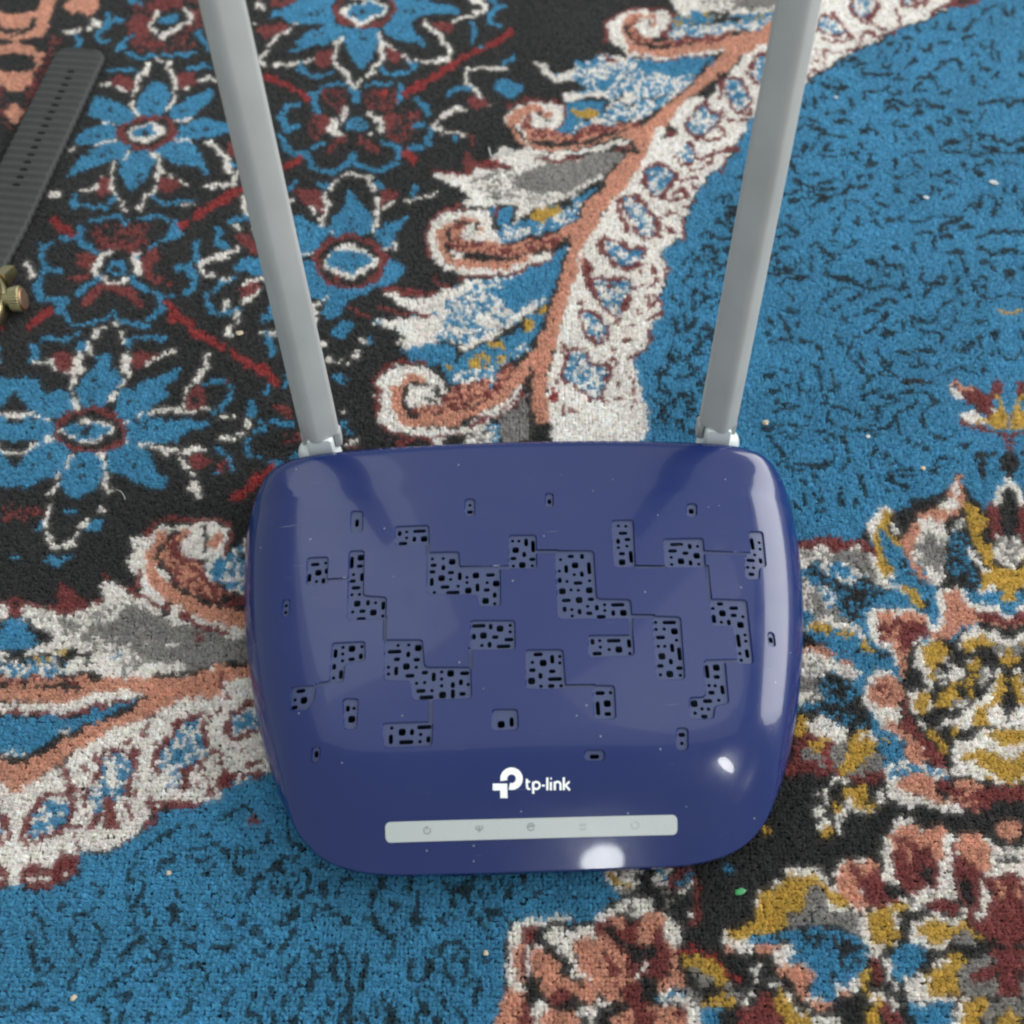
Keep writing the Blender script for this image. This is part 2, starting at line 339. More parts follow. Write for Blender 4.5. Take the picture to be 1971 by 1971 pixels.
class Acc:
    def __init__(s): s.v = []; s.n = []; s.f = []; s.m = {}
    def vert(s, key, p, n):
        if key not in s.m: s.m[key] = len(s.v); s.v.append(np.asarray(p) / 1000); s.n.append(n)
        return s.m[key]
def top_p(i, off=0): return (cv[i, 0], cv[i, 1], cz[i] - off)
cov = Acc(); pans = {i: Acc() for i in range(len(pan))}
for f, c in zip(cf, cls):
    if c == -1: cov.f.append([cov.vert(int(i), top_p(i), cn[i]) for i in f])
    elif c >= 0: pans[c].f.append([pans[c].vert(int(i), top_p(i, DEPTH), cn[i]) for i in f])
hole_owner = {}
for (a, b2), L_ in efaces.items():
    if len(L_) != 2: continue
    (f0, a0, b0), (f1, a1, b1) = L_
    c0, c1 = cls[f0], cls[f1]
    if c0 == c1: continue
    for (cx, px, qx, cy) in ((c0, a0, b0, c1), (c1, a1, b1, c0)):
        t2 = cv[qx] - cv[px]; nn = np.array([t2[1], -t2[0], 0]); nn /= np.linalg.norm(nn) + 1e-12
        if cx == -1 and cy >= 0:       # cover wall going down to the panel, slightly rounded lip
            A = cov; ns_ = nn * .80 + np.array([0, 0, .6]); ids = [A.vert(('w', int(i), k), np.array(top_p(i, DEPTH - .01 if k else 0)) + nn * (.42 if k else 0), ns_) for i, k in ((qx, 0), (px, 0), (px, 1), (qx, 1))]
            A.f.append([ids[0], ids[1], ids[2], ids[3]])
        elif cx >= 0 and cy == -2:
            A = pans[cx]; ids = [A.vert(('h', int(i), k), top_p(i, DEPTH + (HOLE_D if k else 0)), nn) for i, k in ((qx, 0), (px, 0), (px, 1), (qx, 1))]
            A.f.append([ids[0], ids[1], ids[2], ids[3]])
# rim of the cover runs down to the seam
for k, (a, b2) in enumerate(zip(range(len(OUT)), list(range(1, len(OUT))) + [0])):
    ids = []
    for i, z in ((a, ZR), (a, ZR - 3.2), (b2, ZR - 3.2), (b2, ZR)):
        ids.append(cov.vert(('s', i, z), (OUT[i, 0], OUT[i, 1], z), (ONRM[i, 0], ONRM[i, 1], .02)))
    cov.f.append(ids)
cover = mesh_obj('top_cover', cov.v, cov.f, m_cover, router, normals=cov.n)
for i, A in pans.items():
    if A.f: mesh_obj('vent_panel' if i < npan else 'groove', A.v, A.f, m_vent, cover, normals=A.n)
# base shell
prof = [(-.5, ZR - 3.3), (-.7, 6.2), (-1.6, 3.4), (-3.4, 1.2), (-6.5, -.4)]
rings = [[((OUT[i, 0] + ONRM[i, 0] * d) / 1000, (OUT[i, 1] + ONRM[i, 1] * d) / 1000, z / 1000) for i in range(len(OUT))] for d, z in prof]
V, Fc = loft(rings[::-1], True, False)
mesh_obj('base_shell', V, Fc, m_base, router, smooth=True)
# circuit board seen through the vents
pb = OUT * .80
V, Fc = loft([[(x / 1000, y / 1000, z) for x, y in pb[::4]] for z in (.0115, .0131)])
pcb = mesh_obj('circuit_board', V, Fc, m_pcb, router)
m_chip = material('black_chip', (.01, .01, .01), .4, .4)
m_metal = material('tin_solder', (.6, .6, .58), .3, .5, metal=1)
for k in range(26):
    x = random.uniform(-66, 66); y = random.uniform(-45, 60); w_ = random.uniform(1, 5); h_ = random.uniform(1, 4)
    V, Fc = loft([[((x + a * w_) / 1000, (y + b_ * h_) / 1000, z) for a, b_ in ((-1, -1), (1, -1), (1, 1), (-1, 1))] for z in (.0131, .0131 + random.uniform(.001, .003))])
    mesh_obj('chip', V, Fc, m_chip if k % 3 else m_metal, pcb)

# ---- shapes laid on the cover (indicator strip, logo, icons)
def patch(name, polys, lift, mat, parent, thick=None, step=3.0):
    """flat shape following the cover: polys in local mm"""
    Vv = []; Ff = []; Nn = []
    for pl in polys:
        pl = np.array(pl); lo = pl.min(0); hi = pl.max(0)
        ax, ay = np.meshgrid(np.arange(lo[0] + step * .6, hi[0], step), np.arange(lo[1] + step * .6, hi[1], step)); ax = ax.ravel(); ay = ay.ravel()
        mi = in_poly(ax, ay, pl)
        vs = np.concatenate([pl, np.stack([ax[mi], ay[mi]], 1)]); es = [(i, (i + 1) % len(pl)) for i in range(len(pl))]
        a, _e, f, *_q = delaunay_2d_cdt([Vector(p) for p in vs], es, [], 1, 1e-4)
        a = np.array([(p[0], p[1]) for p in a]); z = ztop(a[:, 0], a[:, 1]) + lift; n = znorm(a[:, 0], a[:, 1]); s0 = len(Vv)
        Vv += list(np.stack([a[:, 0], a[:, 1], z], 1) / 1000); Nn += list(n)
        for t in f:
            t = list(t); c = np.mean(a[t], 0)
            u1 = a[t[1]] - a[t[0]]; u2 = a[t[2]] - a[t[0]]
            if u1[0] * u2[1] - u1[1] * u2[0] < 0: t = t[::-1]
            Ff.append([s0 + i for i in t])
        if thick:
            zb = ztop(pl[:, 0], pl[:, 1]); N = len(pl); area2 = np.sum(pl[:, 0] * np.roll(pl[:, 1], -1) - np.roll(pl[:, 0], -1) * pl[:, 1])
            for i in range(N):
                j = (i + 1) % N; t2 = pl[j] - pl[i]; nn = np.array([t2[1], -t2[0], 0]) * (1 if area2 > 0 else -1); nn /= np.linalg.norm(nn) + 1e-9; s1 = len(Vv)
                Vv += [np.array([pl[i][0], pl[i][1], zb[i] - thick]) / 1000, np.array([pl[j][0], pl[j][1], zb[j] - thick]) / 1000, np.array([pl[j][0], pl[j][1], zb[j] + lift]) / 1000, np.array([pl[i][0], pl[i][1], zb[i] + lift]) / 1000]
                Nn += [nn] * 4
                Ff.append([s1, s1 + 1, s1 + 2, s1 + 3] if area2 > 0 else [s1 + 3, s1 + 2, s1 + 1, s1])
    return mesh_obj(name, Vv, Ff, mat, parent, normals=Nn)
def ribbon(path, w, closed=False):
    """outline polygon of a stroke with butt/round ends (2-D)"""
    p = np.array(path, float); n = len(p)
    t = np.gradient(p, axis=0); t /= np.linalg.norm(t, axis=1)[:, None]; nn = np.stack([-t[:, 1], t[:, 0]], 1)
    L_ = p + nn * w / 2; Rr = p - nn * w / 2
    return np.concatenate([L_, Rr[::-1]])
def arc(cx, cy, r, a0, a1, n=14, ry=None):
    return [(cx + r * math.cos(R_(a0 + (a1 - a0) * i / n)), cy - (ry or r) * math.sin(R_(a0 + (a1 - a0) * i / n))) for i in range(n + 1)]
led_poly = fillet(ZP((730, 1550, 3.22), [(36, 106), (1846, 60), (1848, 184), (40, 234)]), 1.5, 5)
# straighten the long edges along the curved front
def dense(pl, m=2.5):
    out = []
    for a, b_ in zip(pl, np.roll(pl, -1, 0)):
        k = max(1, int(np.linalg.norm(b_ - a) / m)); out += [a + (b_ - a) * i / k for i in range(k)]
    return np.array(out)
led = patch('indicator_strip', [dense(led_poly)], .22, m_led, router, thick=.8, step=2.2)
ZL = (730, 1550, 3.22)
def lmap(Z, path): return [tuple(p) for p in ZP(Z, path)]
def icon(mat, strokes, k=[0]):
    for path, w in strokes:
        k[0] += 1
        patch('icon_stroke', [np.array(lmap(ZL, ribbon(path, w)))], .25 + .004 * (k[0] % 5), mat, led, step=1.0)
icon(m_icon, [(arc(297, 157, 21, 75, 410), 7), ([(297, 157), (297, 130)], 7)])
icon(m_icon, [(arc(620, 132, 24, 195, 345), 7), ([(620, 128), (620, 168)], 9), ([(600, 128), (606, 138)], 6), ([(634, 138), (640, 128)], 6)])
icon(m_icon, [(arc(940, 135, 22, 0, 340), 7), ([(922, 137), (958, 129)], 6), (arc(940, 135, 10, -20, 200), 5)])
icon(m_icon2, [(arc(1262, 142, 26, 35, 80), 6), (arc(1262, 142, 26, 100, 145), 6), (arc(1262, 138, 12, 30, 150), 6), (arc(1262, 128, 24, 215, 325), 6)])
icon(m_icon2, [(arc(1585, 125, 23, -60, 60), 6), (arc(1585, 125, 23, 150, 290), 6), ([(1578, 108), (1592, 104)], 6)])
# logo
ZG = (920, 1440, 8.78)
logo_polys = [ribbon(arc(567, 518, 132, 194, -106, 30), 116), np.array([(250, 600), (494, 600), (500, 845), (378, 845), (376, 716), (250, 716)])]
lg = patch('logo_mark', [np.array(lmap(ZG, p)) for p in logo_polys], .05, m_logo, router, step=1.2)
letters = [([(828, 522), (828, 640), (836, 678), (858, 692), (884, 692)], 36), ([(806, 572), (880, 568)], 30), ([(934, 572), (934, 772)], 38), (arc(984, 632, 60, 170, -170, 20), 36),
           ([(1082, 634), (1130, 634)], 32), ([(1172, 498), (1172, 712)], 38), ([(1232, 572), (1232, 712)], 38), ([(1224, 516), (1246, 514)], 34),
           ([(1298, 712), (1298, 566)], 38), (arc(1346, 620, 50, 175, 0, 12) + [(1396, 712)], 36), ([(1450, 496), (1450, 712)], 38), ([(1546, 566), (1468, 640)], 34), ([(1478, 628), (1552, 712)], 36)]
for k, (path, w) in enumerate(letters):
    patch('logo_letter_stroke', [np.array(lmap(ZG, ribbon(path, w)))], .05 + .006 * (k % 4), m_logo, lg, step=1.0)

# ---- antennas
def antenna(bx, by, bz, lean_x, side):
    root = None
    ax = np.array([math.sin(R_(lean_x)), math.sin(R_(ANT_TILT)), 0]); ax[2] = math.sqrt(1 - ax[0] ** 2 - ax[1] ** 2)
    fx = np.array([1, 0, 0]) - ax * ax[0]; fx /= np.linalg.norm(fx); fy = np.cross(ax, fx)      # fy points to the rear
    B = np.array([bx, by, bz])
    def pt(u, v, s): return tuple((B + fx * u + fy * v + ax * s) / 1000)
    sec = fillet([(1.3 * side, -7.2), (7.8, -.6), (6.4, 4.2), (-6.4, 4.2), (-7.8, -.6)], 2.6, 5)
    rings = []
    for s, k in ((-.4, .93), (0, .985), (.5, 1.0), (12, 1.0), (60, .95), (110, .90), (160, .845), (176, .82), (180, .72), (181.5, .5)):
        rings.append([pt(u * k, v * k, s) for u, v in sec])
    V, Fc = loft(rings)
    a = mesh_obj('antenna', V, Fc, m_ant, router, smooth=False)
    a.data.polygons.foreach_set('use_smooth', [len(p.vertices) == 4 for p in a.data.polygons])
    # fork cheeks hugging the hinge knuckle
    for sx in (-1, 1):
        prof_ = fillet([(1.0, -8.6), (1.2, 1.2), (-4.0, 1.2), (-4.0, -6.5)], 1.5, 3)
        x0, x1 = sorted((sx * 5.3, sx * 7.5))
        xs_ = (x0, x0 + .4, x1 - .9, x1) if sx > 0 else (x0, x0 + .9, x1 - .4, x1)
        ks_ = (.95, 1, 1, .82) if sx > 0 else (.82, 1, 1, .95)
        rr = [[pt(x, -((v_ + .6) * k_ - .6), (s_ + 3) * k_ - 3) for v_, s_ in prof_] for x, k_ in zip(xs_, ks_)]
        V, Fc = loft(rr)
        c = mesh_obj('fork_cheek', V, Fc, m_ant, a, smooth=False)
    # knuckle (white) between the cheeks
    kn = fillet([(-5.1, -9), (5.1, -9), (4.9, .3), (-4.9, .3)], 1.2, 3)
    rr = []
    for v_, k in ((-5.2, .86), (-4.7, .97), (-3.5, 1), (3.4, 1), (4.0, .9)):
        rr.append([pt(u * k, v_, s_ * k + (-.3)) for u, s_ in kn])
    V, Fc = loft(rr)
    kk = mesh_obj('hinge_knuckle', V, Fc, m_hinge, a, smooth=False)
    kk.data.polygons.foreach_set('use_smooth', [len(p.vertices) == 4 for p in kk.data.polygons])
    # dome collar on the back of the case
    cx0 = bx + side * 1.6; czz = bz - 11.8; cyy = by - 2.0
    rr = []
    for k in range(9):
        t = k / 8 * math.pi / 2
        r = 8.6 * math.cos(t) ** .6 if k < 8 else .4; h = 7.2 * math.sin(t)
        rr.append([((cx0 + r * math.cos(q_)) / 1000, (cyy + .8 * r * math.sin(q_)) / 1000, (czz + h) / 1000) for q_ in np.linspace(0, 2 * math.pi, 33)[:-1]])
    rr = [[(p[0], p[1], p[2] - .006) for p in rr[0]]] + rr
    V, Fc = loft(rr)
    mesh_obj('hinge_dome', V, Fc, m_hinge, a, smooth=True)
    return a
ANT_TILT = 13.0
for args in ((-76.6, 89, 30, -1.4, -1), (77.0, 89, 30, 0.2, 1)): antenna(*args)
# ------------------------------------------------------------------ carpet cartoon: the woven pattern, traced motif by motif onto a weaving chart
NX0,NX1,NY0,NY1=-160,2140,-140,2110    # native-pixel window that is woven
RS=2.0                                 # native px per raster cell
W=int((NX1-NX0)/RS); H=int((NY1-NY0)/RS)
CODES='KBROWGYrSMNQTJPk'
img=np.zeros((H,W),np.uint8)
rng=np.random.default_rng(7)
def smooth_noise(sc):
    h=int(H/sc)+3; w=int(W/sc)+3
    n=rng.random((h,w)).astype(np.float32)
    ys=np.arange(H)/sc; xs=np.arange(W)/sc
    y0=ys.astype(int); x0=xs.astype(int); fy=(ys-y0)[:,None]; fx=(xs-x0)[None]
    fy=fy*fy*(3-2*fy); fx=fx*fx*(3-2*fx)
    a=n[y0][:,x0]; b=n[y0][:,x0+1]; c=n[y0+1][:,x0]; d=n[y0+1][:,x0+1]
    return (a*(1-fx)+b*fx)*(1-fy)+(c*(1-fx)+d*fx)*fy
WOBX=(smooth_noise(5)-.5)*9/RS+(smooth_noise(14)-.5)*8/RS
WOBY=(smooth_noise(5)-.5)*9/RS+(smooth_noise(14)-.5)*8/RS
GX,GY=np.meshgrid(np.arange(W,dtype=np.float32),np.arange(H,dtype=np.float32))
GX=GX+WOBX; GY=GY+WOBY
_t=[0,0,1.]
def T(x,y,s): _t[:]=[x,y,s/1932.]
def pts(s):
    a=np.array([[float(v) for v in p.split(',')] for p in s.split()])
    a=a*_t[2]+np.array(_t[:2]); return (a-np.array([NX0,NY0]))/RS
def catmull(p,closed,n=5):
    P=p if closed else np.vstack([2*p[0]-p[1],p,2*p[-1]-p[-2]])
    out=[]; N=len(p)
    rngi=range(N) if closed else range(N-1)
    for i in rngi:
        if closed: a,b,c,d=P[(i-1)%N],P[i],P[(i+1)%N],P[(i+2)%N]
        else: a,b,c,d=P[i],P[i+1],P[i+2],P[i+3]
        for k in range(n):
            t=k/n
            out.append(.5*((2*b)+(c-a)*t+(2*a-5*b+4*c-d)*t*t+(-a+3*b-3*c+d)*t**3))
    if not closed: out.append(p[-1])
    return np.array(out)
def box(p,m=14):
    x0=max(0,int(p[:,0].min()-m)); x1=min(W,int(p[:,0].max()+m)+1); y0=max(0,int(p[:,1].min()-m)); y1=min(H,int(p[:,1].max()+m)+1)
    return (slice(y0,y1),slice(x0,x1)) if x1>x0 and y1>y0 else None
def inside(p,sl):
    X=GX[sl]; Y=GY[sl]; m=np.zeros(X.shape,bool)
    q=np.roll(p,-1,0)
    for (x1,y1),(x2,y2) in zip(p,q):
        if y1==y2: continue
        m^=((Y<y1)!=(Y<y2))&(X<(x2-x1)*(Y-y1)/(y2-y1)+x1)
    return m
def near(p,sl,r):
    X=GX[sl]; Y=GY[sl]; m=np.zeros(X.shape,bool)
    for (x1,y1),(x2,y2) in zip(p[:-1],p[1:]):
        dx,dy=x2-x1,y2-y1; L2=dx*dx+dy*dy+1e-9
        t=np.clip(((X-x1)*dx+(Y-y1)*dy)/L2,0,1)
        m|=(X-x1-t*dx)**2+(Y-y1-t*dy)**2<r*r
    return m
def paint(sl,m,c): img[sl][m]=CODES.index(c)
def P(c,s,sm=1,grow=0):
    p=pts(s)
    if sm: p=catmull(p,True,4)
    sl=box(p,14+grow)
    if sl is None: return
    m=inside(p,sl)
    if grow: m|=near(np.vstack([p,p[:1]]),sl,grow*_t[2]/RS)
    paint(sl,m,c)
def L(c,w,s):
    p=pts(s)
    if len(p)>2: p=catmull(p,False,4)
    r=w*_t[2]/RS/2*(.84 if c=='W' and w<48 else .9 if c in 'KRk' else 1)
    sl=box(p,14+int(r))
    if sl is None: return
    paint(sl,near(p,sl,r),c)
def E_(c,x,y,a,b):
    th=np.linspace(0,6.2832,20)[:-1]
    P(c,' '.join('%.1f,%.1f'%(x+a*np.cos(t),y+b*np.sin(t)) for t in th))
def D(c,s,r):
    for q in s.split():
        x,y=map(float,q.split(',')); E_(c,x,y,r*.55,r*.45)
def DK(s,r): D('K',s,r)
def DR(s,r): D('R',s,r)
def FIELD(s,n=150,seed=3,w=6.5):
    # loose arabesque scrolls of dark knots on the blue ground
    p=pts(s); g=np.random.default_rng(seed); lo=p.min(0); hi=p.max(0); k=0
    old=list(_t); T(0,0,1932)
    while k<n:
        c=lo+(hi-lo)*g.random(2); k+=1
        m=((p[:,1]<c[1])!=(np.roll(p,-1,0)[:,1]<c[1]))
        q=np.roll(p,-1,0); ins=False
        for (x1,y1),(x2,y2) in zip(p,q):
            if (y1<c[1])!=(y2<c[1]) and c[0]<(x2-x1)*(c[1]-y1)/(y2-y1)+x1: ins=not ins
        if not ins: continue
        C=c*RS+np.array([NX0,NY0]); a=g.random()*6.28; r=g.uniform(5,16); sp=g.uniform(.8,2.2)*(1 if g.random()<.5 else -1)
        L('k',w*g.uniform(.8,1.25),' '.join('%.1f,%.1f'%(C[0]+r*(1-.1*i)*np.cos(a+sp*i/3),C[1]+.8*r*(1-.1*i)*np.sin(a+sp*i/3)) for i in range(4)))
    _t[:]=old
def FIELD2(s): FIELD(s,220,5,9)
# ---- tile A (0,0)
T(0,0,500)
P('K','-200,-200 4000,-200 3600,1400 3300,2000 2600,3300 2000,3600 1500,3350 0,3800 -200,3900')
P('O','100,90 200,70 270,60 340,-60 450,-60 380,60 340,140 350,200 320,250 230,270 170,290 130,320 260,360 320,420 310,480 270,520 250,600 200,650 60,680 60,590 190,540 260,480 230,420 100,390 0,390 0,200 80,120')
L('K',34,'120,260 190,225 230,190 240,130')
L('K',26,'60,225 150,215')
P('O','470,60 500,20 600,-20 700,-20 710,60 660,100 560,100 500,80')
P('O','60,770 140,810 160,880 130,930 60,940')
P('O','-150,-100 60,-100 40,60 -150,140')
P('N','360,270 420,250 460,300 420,340 350,320')
P('N','560,520 250,760 130,1000 200,700 330,400 400,340')
L('B',34,'750,215 725,260 740,310 800,325'); L('B',30,'770,100 800,130 760,190 830,160 890,155'); L('B',40,'570,280 590,320 580,350')
L('W',30,'690,140 730,165 690,195'); L('W',22,'620,215 680,220'); L('W',34,'500,255 600,238')
L('B',30,'920,-10 1000,20 1080,45 1140,80')
P('N','960,60 1450,-60 1540,150 1480,230 1330,300 1120,320 960,260')
P('R','960,200 1010,140 1080,160 1110,240 1040,260'); P('R','1150,20 1320,0 1330,60 1200,60'); L('R',40,'1430,90 1480,200')
P('K','1120,110 1190,80 1370,90 1410,150 1330,220 1220,250 1130,230')
L('W',36,'1170,95 1120,140 1110,200 1150,235'); L('W',30,'1200,270 1260,245'); L('W',38,'1380,80 1410,140 1350,200 1280,240')
P('B','1170,160 1230,120 1310,110 1330,150 1280,175 1200,180')
L('B',36,'1470,240 1510,330 1540,370'); L('B',26,'880,380 900,330 1000,260'); L('B',40,'860,380 910,350')
L('B',26,'930,400 1000,430 1140,420'); L('B',28,'1220,405 1330,410 1450,390')
P('N','980,300 1420,280 1440,370 1180,390 990,370')
L('B',24,'800,545 870,520 970,515 1030,540'); L('B',26,'1390,500 1480,490 1530,495 1560,525')
P('R','850,570 980,560 990,650 930,690 860,630'); P('R','1330,560 1440,540 1450,620 1360,670 1330,640')
L('W',26,'760,620 830,635'); L('W',26,'890,655 940,680'); L('W',28,'1460,610 1540,590 1610,595'); L('W',22,'1380,650 1400,650')
# flower A
def petalset():
    P('B','1100,650 1160,620 1230,650 1260,720 1240,790 1210,850 1090,870 1020,830 1020,760 1060,690')
    P('B','700,720 750,710 800,750 900,770 1000,830 990,880 900,910 800,890 680,880 660,820 680,760')
    P('B','860,930 780,920 660,950 600,990 560,1060 640,1080 760,1060 860,1020')
    P('B','900,1060 760,1080 680,1120 600,1180 540,1260 480,1330 560,1300 700,1230 800,1200 900,1170 960,1110')
    P('B','940,1130 1060,1120 1140,1150 1150,1230 1090,1320 1010,1400 960,1390 900,1300 890,1220')
    P('B','1150,1100 1280,1050 1400,1060 1480,1130 1550,1290 1480,1250 1390,1240 1290,1210 1190,1180')
    P('B','1310,960 1400,920 1480,880 1600,900 1720,950 1720,1000 1600,1010 1480,1030 1380,1030 1310,1020')
    P('B','1240,850 1290,790 1360,750 1460,710 1560,680 1570,720 1530,790 1440,850 1330,900 1260,890')
petalset()
L('W',26,'1145,450 1195,460'); L('W',44,'1090,470 1110,500 1070,550'); L('W',40,'1020,570 1000,680'); L('W',26,'990,720 980,790 1040,860')
L('W',44,'1250,480 1240,500'); L('W',38,'1270,520 1300,580 1310,660'); L('W',28,'1300,700 1270,790 1230,830')
L('W',20,'750,905 830,920 920,920'); L('W',20,'1300,910 1370,890 1430,870'); L('W',26,'700,1085 770,1080 850,1045'); L('W',24,'1300,1035 1410,1045')
L('W',30,'530,1120 560,1118'); L('W',40,'365,1440 430,1435'); L('W',34,'860,1200 830,1280 840,1400 880,1480 920,1570'); L('W',34,'1130,1130 1190,1220 1160,1400 1090,1480 1050,1560'); L('W',30,'1000,1565 1020,1560')
L('W',22,'920,1170 960,1130'); L('W',30,'1540,1070 1610,1100 1670,1170'); L('W',48,'1690,1200 1690,1270'); L('W',40,'1760,1280 1740,1370'); L('W',28,'1510,1390 1600,1385 1730,1390')
L('W',28,'590,1395 650,1400 760,1340'); L('W',26,'1220,1290 1280,1360'); L('W',26,'1340,1375 1410,1375')
P('R','700,1390 790,1320 820,1370 800,1440 740,1460'); P('R','1190,1330 1340,1370 1300,1420 1180,1410'); P('R','1680,1060 1760,1080 1760,1160 1690,1150')
L('B',30,'1730,1215 1780,1215'); L('B',36,'560,1430 530,1500 570,1530'); L('B',28,'570,1530 700,1525 790,1530'); L('B',24,'810,1490 850,1450'); L('B',28,'1130,1450 1210,1515 1330,1510 1420,1480')
E_('R',1090,985,228,132); E_('K',1090,982,168,98); P('W','950,990 1020,930 1100,900 1170,925 1225,980 1200,1020 1090,1055 1000,1030'); P('B','980,990 1060,940 1110,920 1160,960 1150,1010 1080,1020'); E_('K',1090,985,24,30)
DK('830,820 850,860 1130,760 1170,770 1120,830 1390,820 1360,830 660,1010 730,1005 795,1000 1340,980 1440,965 1540,970 1030,1160 1060,1320 1040,1340 820,1130 760,1160 1300,1100 1380,1160 1330,1130',26)
L('r',54,'1800,1410 1640,1510 1440,1620'); L('r',60,'1370,1650 1330,1690'); L('r',56,'400,1640 460,1700 520,1730')
L('W',20,'1370,1545 1440,1520'); L('W',30,'1790,1470 1830,1510'); L('W',38,'1820,1490 1820,1580 1870,1640'); L('W',44,'1740,1680 1745,1690'); L('W',26,'1870,1670 1920,1760')
L('B',28,'660,1645 740,1620 860,1615 930,1640'); L('B',28,'1020,1630 1120,1615 1230,1630'); L('B',30,'920,1665 960,1660')
P('B','580,1670 610,1690 600,1760 560,1790 530,1750'); L('B',30,'450,1780 560,1770 620,1820 720,1870')
P('B','1260,1660 1310,1650 1320,1710 1380,1740 1270,1780 1240,1740'); L('B',26,'1240,1780 1170,1810 1100,1860')
L('R',44,'720,1710 780,1800 880,1850 990,1830 1090,1730'); P('N','700,1690 1110,1690 1040,1860 760,1860')
L('R',44,'740,1750 800,1820 880,1850 1000,1820 1080,1740')
L('B',30,'1690,1640 1850,1635'); L('B',46,'1620,1690 1600,1800'); L('B',28,'1620,1810 1690,1850'); L('B',46,'1470,1790 1450,1930'); L('B',40,'330,1840 310,1930'); L('B',28,'310,1820 400,1805')
P('R','1740,1770 1830,1720 1890,1800 1920,1850 1850,1870'); L('W',30,'1500,1930 1600,1900 1680,1880 1750,1860')
P('R','590,1880 680,1860 720,1940 600,1960'); P('R','1090,1860 1180,1860 1170,1950 1080,1940')
L('W',32,'740,1900 830,1875'); P('W','980,1880 1040,1870 1060,1930 1000,1950'); P('B','1010,1885 1040,1880 1040,1920 1010,1920')
# ---- tile B (490,0)
T(490,0,500)
P('B','90,110 200,75 300,30 430,0 600,-40 560,60 590,160 470,180 330,190 230,150')
P('B','1000,-40 1180,-10 1350,20 1490,50 1490,90 1380,100 1280,130 1170,160 1050,170 1000,120')
P('B','560,170 680,200 640,290 520,330 400,350 250,400 300,350 340,290 440,230')
P('B','950,190 1070,160 1170,180 1200,240 1270,360 1180,330 1080,310 960,270')
P('B','700,220 880,220 920,260 900,360 840,470 800,510 760,480 690,390 660,320')
E_('R',810,80,235,130); E_('K',815,70,190,110); P('W','630,90 720,30 900,10 980,70 900,140 760,185 690,150'); P('B','680,90 750,30 890,20 960,70 860,130 760,150')
DK('830,60 790,90 740,110 400,100 440,95 490,80 350,110 1120,80 1190,90 1080,70 1250,70 790,250 780,290 820,290 1080,240 500,250 450,270 1090,255',26)
P('R','120,0 280,0 280,40 140,40'); L('W',44,'20,40 60,42'); L('W',28,'0,175 30,185'); L('W',22,'310,190 325,200')
P('R','50,210 150,190 260,210 200,250 80,300 30,260')
L('W',30,'260,240 180,280 130,320 90,390 60,440 70,500'); L('W',24,'70,500 230,485 390,445 520,390'); L('W',34,'640,290 600,360 580,440 600,490'); L('W',36,'600,500 660,560 700,610'); L('W',26,'710,620 750,640 800,600'); L('W',34,'850,570 900,500 940,420 940,320 920,260')
L('W',30,'1260,175 1310,220 1390,280 1450,370'); L('W',44,'1450,370 1455,450'); L('W',24,'1455,455 1300,460 1200,440 1060,400 970,340')
L('W',26,'1470,150 1560,130 1660,100 1710,60 1670,10 1560,-10')
P('R','430,430 560,380 570,470 480,500'); P('R','970,370 1060,400 1070,450 980,460'); P('R','1310,180 1440,170 1480,200 1400,250')
L('B',26,'320,470 370,540 470,560 580,545'); L('B',34,'330,480 330,520'); L('B',26,'940,500 980,540 1080,550 1160,520 1180,470'); L('B',40,'1160,460 1190,490')
L('B',26,'510,645 600,635 680,635'); L('B',26,'840,630 1000,625'); P('B','710,650 770,660 770,750 720,750'); P('B','390,690 440,690 490,820 440,820'); L('B',26,'440,690 520,660'); L('B',40,'1080,650 1070,720'); L('B',28,'1070,720 1040,780')
L('r',44,'90,590 200,620 300,670 380,740'); L('r',56,'1120,710 1210,650'); L('r',44,'1210,640 1350,560 1480,470 1600,410 1700,350 1830,310'); L('r',50,'1860,270 1910,240')
P('N','520,670 690,680 690,780 640,860 560,830 500,720'); P('N','820,680 1040,680 1030,770 960,830 850,800'); E_('r',945,695,28,26)
P('N','410,850 560,850 570,960 540,1010 430,1040'); P('R','480,880 560,880 560,980 500,1000'); P('N','930,820 1180,800 1230,900 1100,1080 980,1010'); P('R','940,850 1040,830 1040,930 960,960')
L('B',34,'330,770 240,810 200,870'); L('B',44,'200,870 230,950 330,960'); L('B',40,'190,1000 220,1080 260,1120')
L('W',40,'670,820 640,880'); L('W',48,'590,910 570,970 610,1010'); L('W',26,'610,1010 660,1020'); L('W',40,'850,820 890,870 930,930'); L('W',36,'930,940 940,980'); L('W',22,'830,1010 900,990')
E_('B',760,930,90,58); DK('740,900 800,900 750,950 810,950 720,960 780,920',24)
L('R',50,'540,1120 600,1080 660,1040'); L('R',50,'780,1040 830,1080 890,1110'); L('R',34,'980,1000 1060,1040')
L('B',30,'1200,750 1270,800 1300,850'); L('B',40,'1250,780 1290,860'); P('B','1170,930 1250,890 1260,960 1200,950'); L('B',50,'1310,980 1295,1060'); L('B',26,'1260,1100 1180,1110 1080,1130')
L('B',34,'300,1140 380,1130'); L('B',46,'390,1140 430,1220'); L('B',34,'430,1220 490,1280 590,1275 660,1230 720,1180'); L('B',48,'730,1120 740,1190'); L('B',32,'760,1210 840,1260 950,1265 1020,1230'); L('B',46,'1050,1120 1060,1200'); L('B',30,'920,1040 1000,1070 1050,1110'); L('B',26,'440,1110 510,1060')
L('r',50,'210,1250 270,1210 350,1170'); L('r',54,'1110,1140 1180,1210')
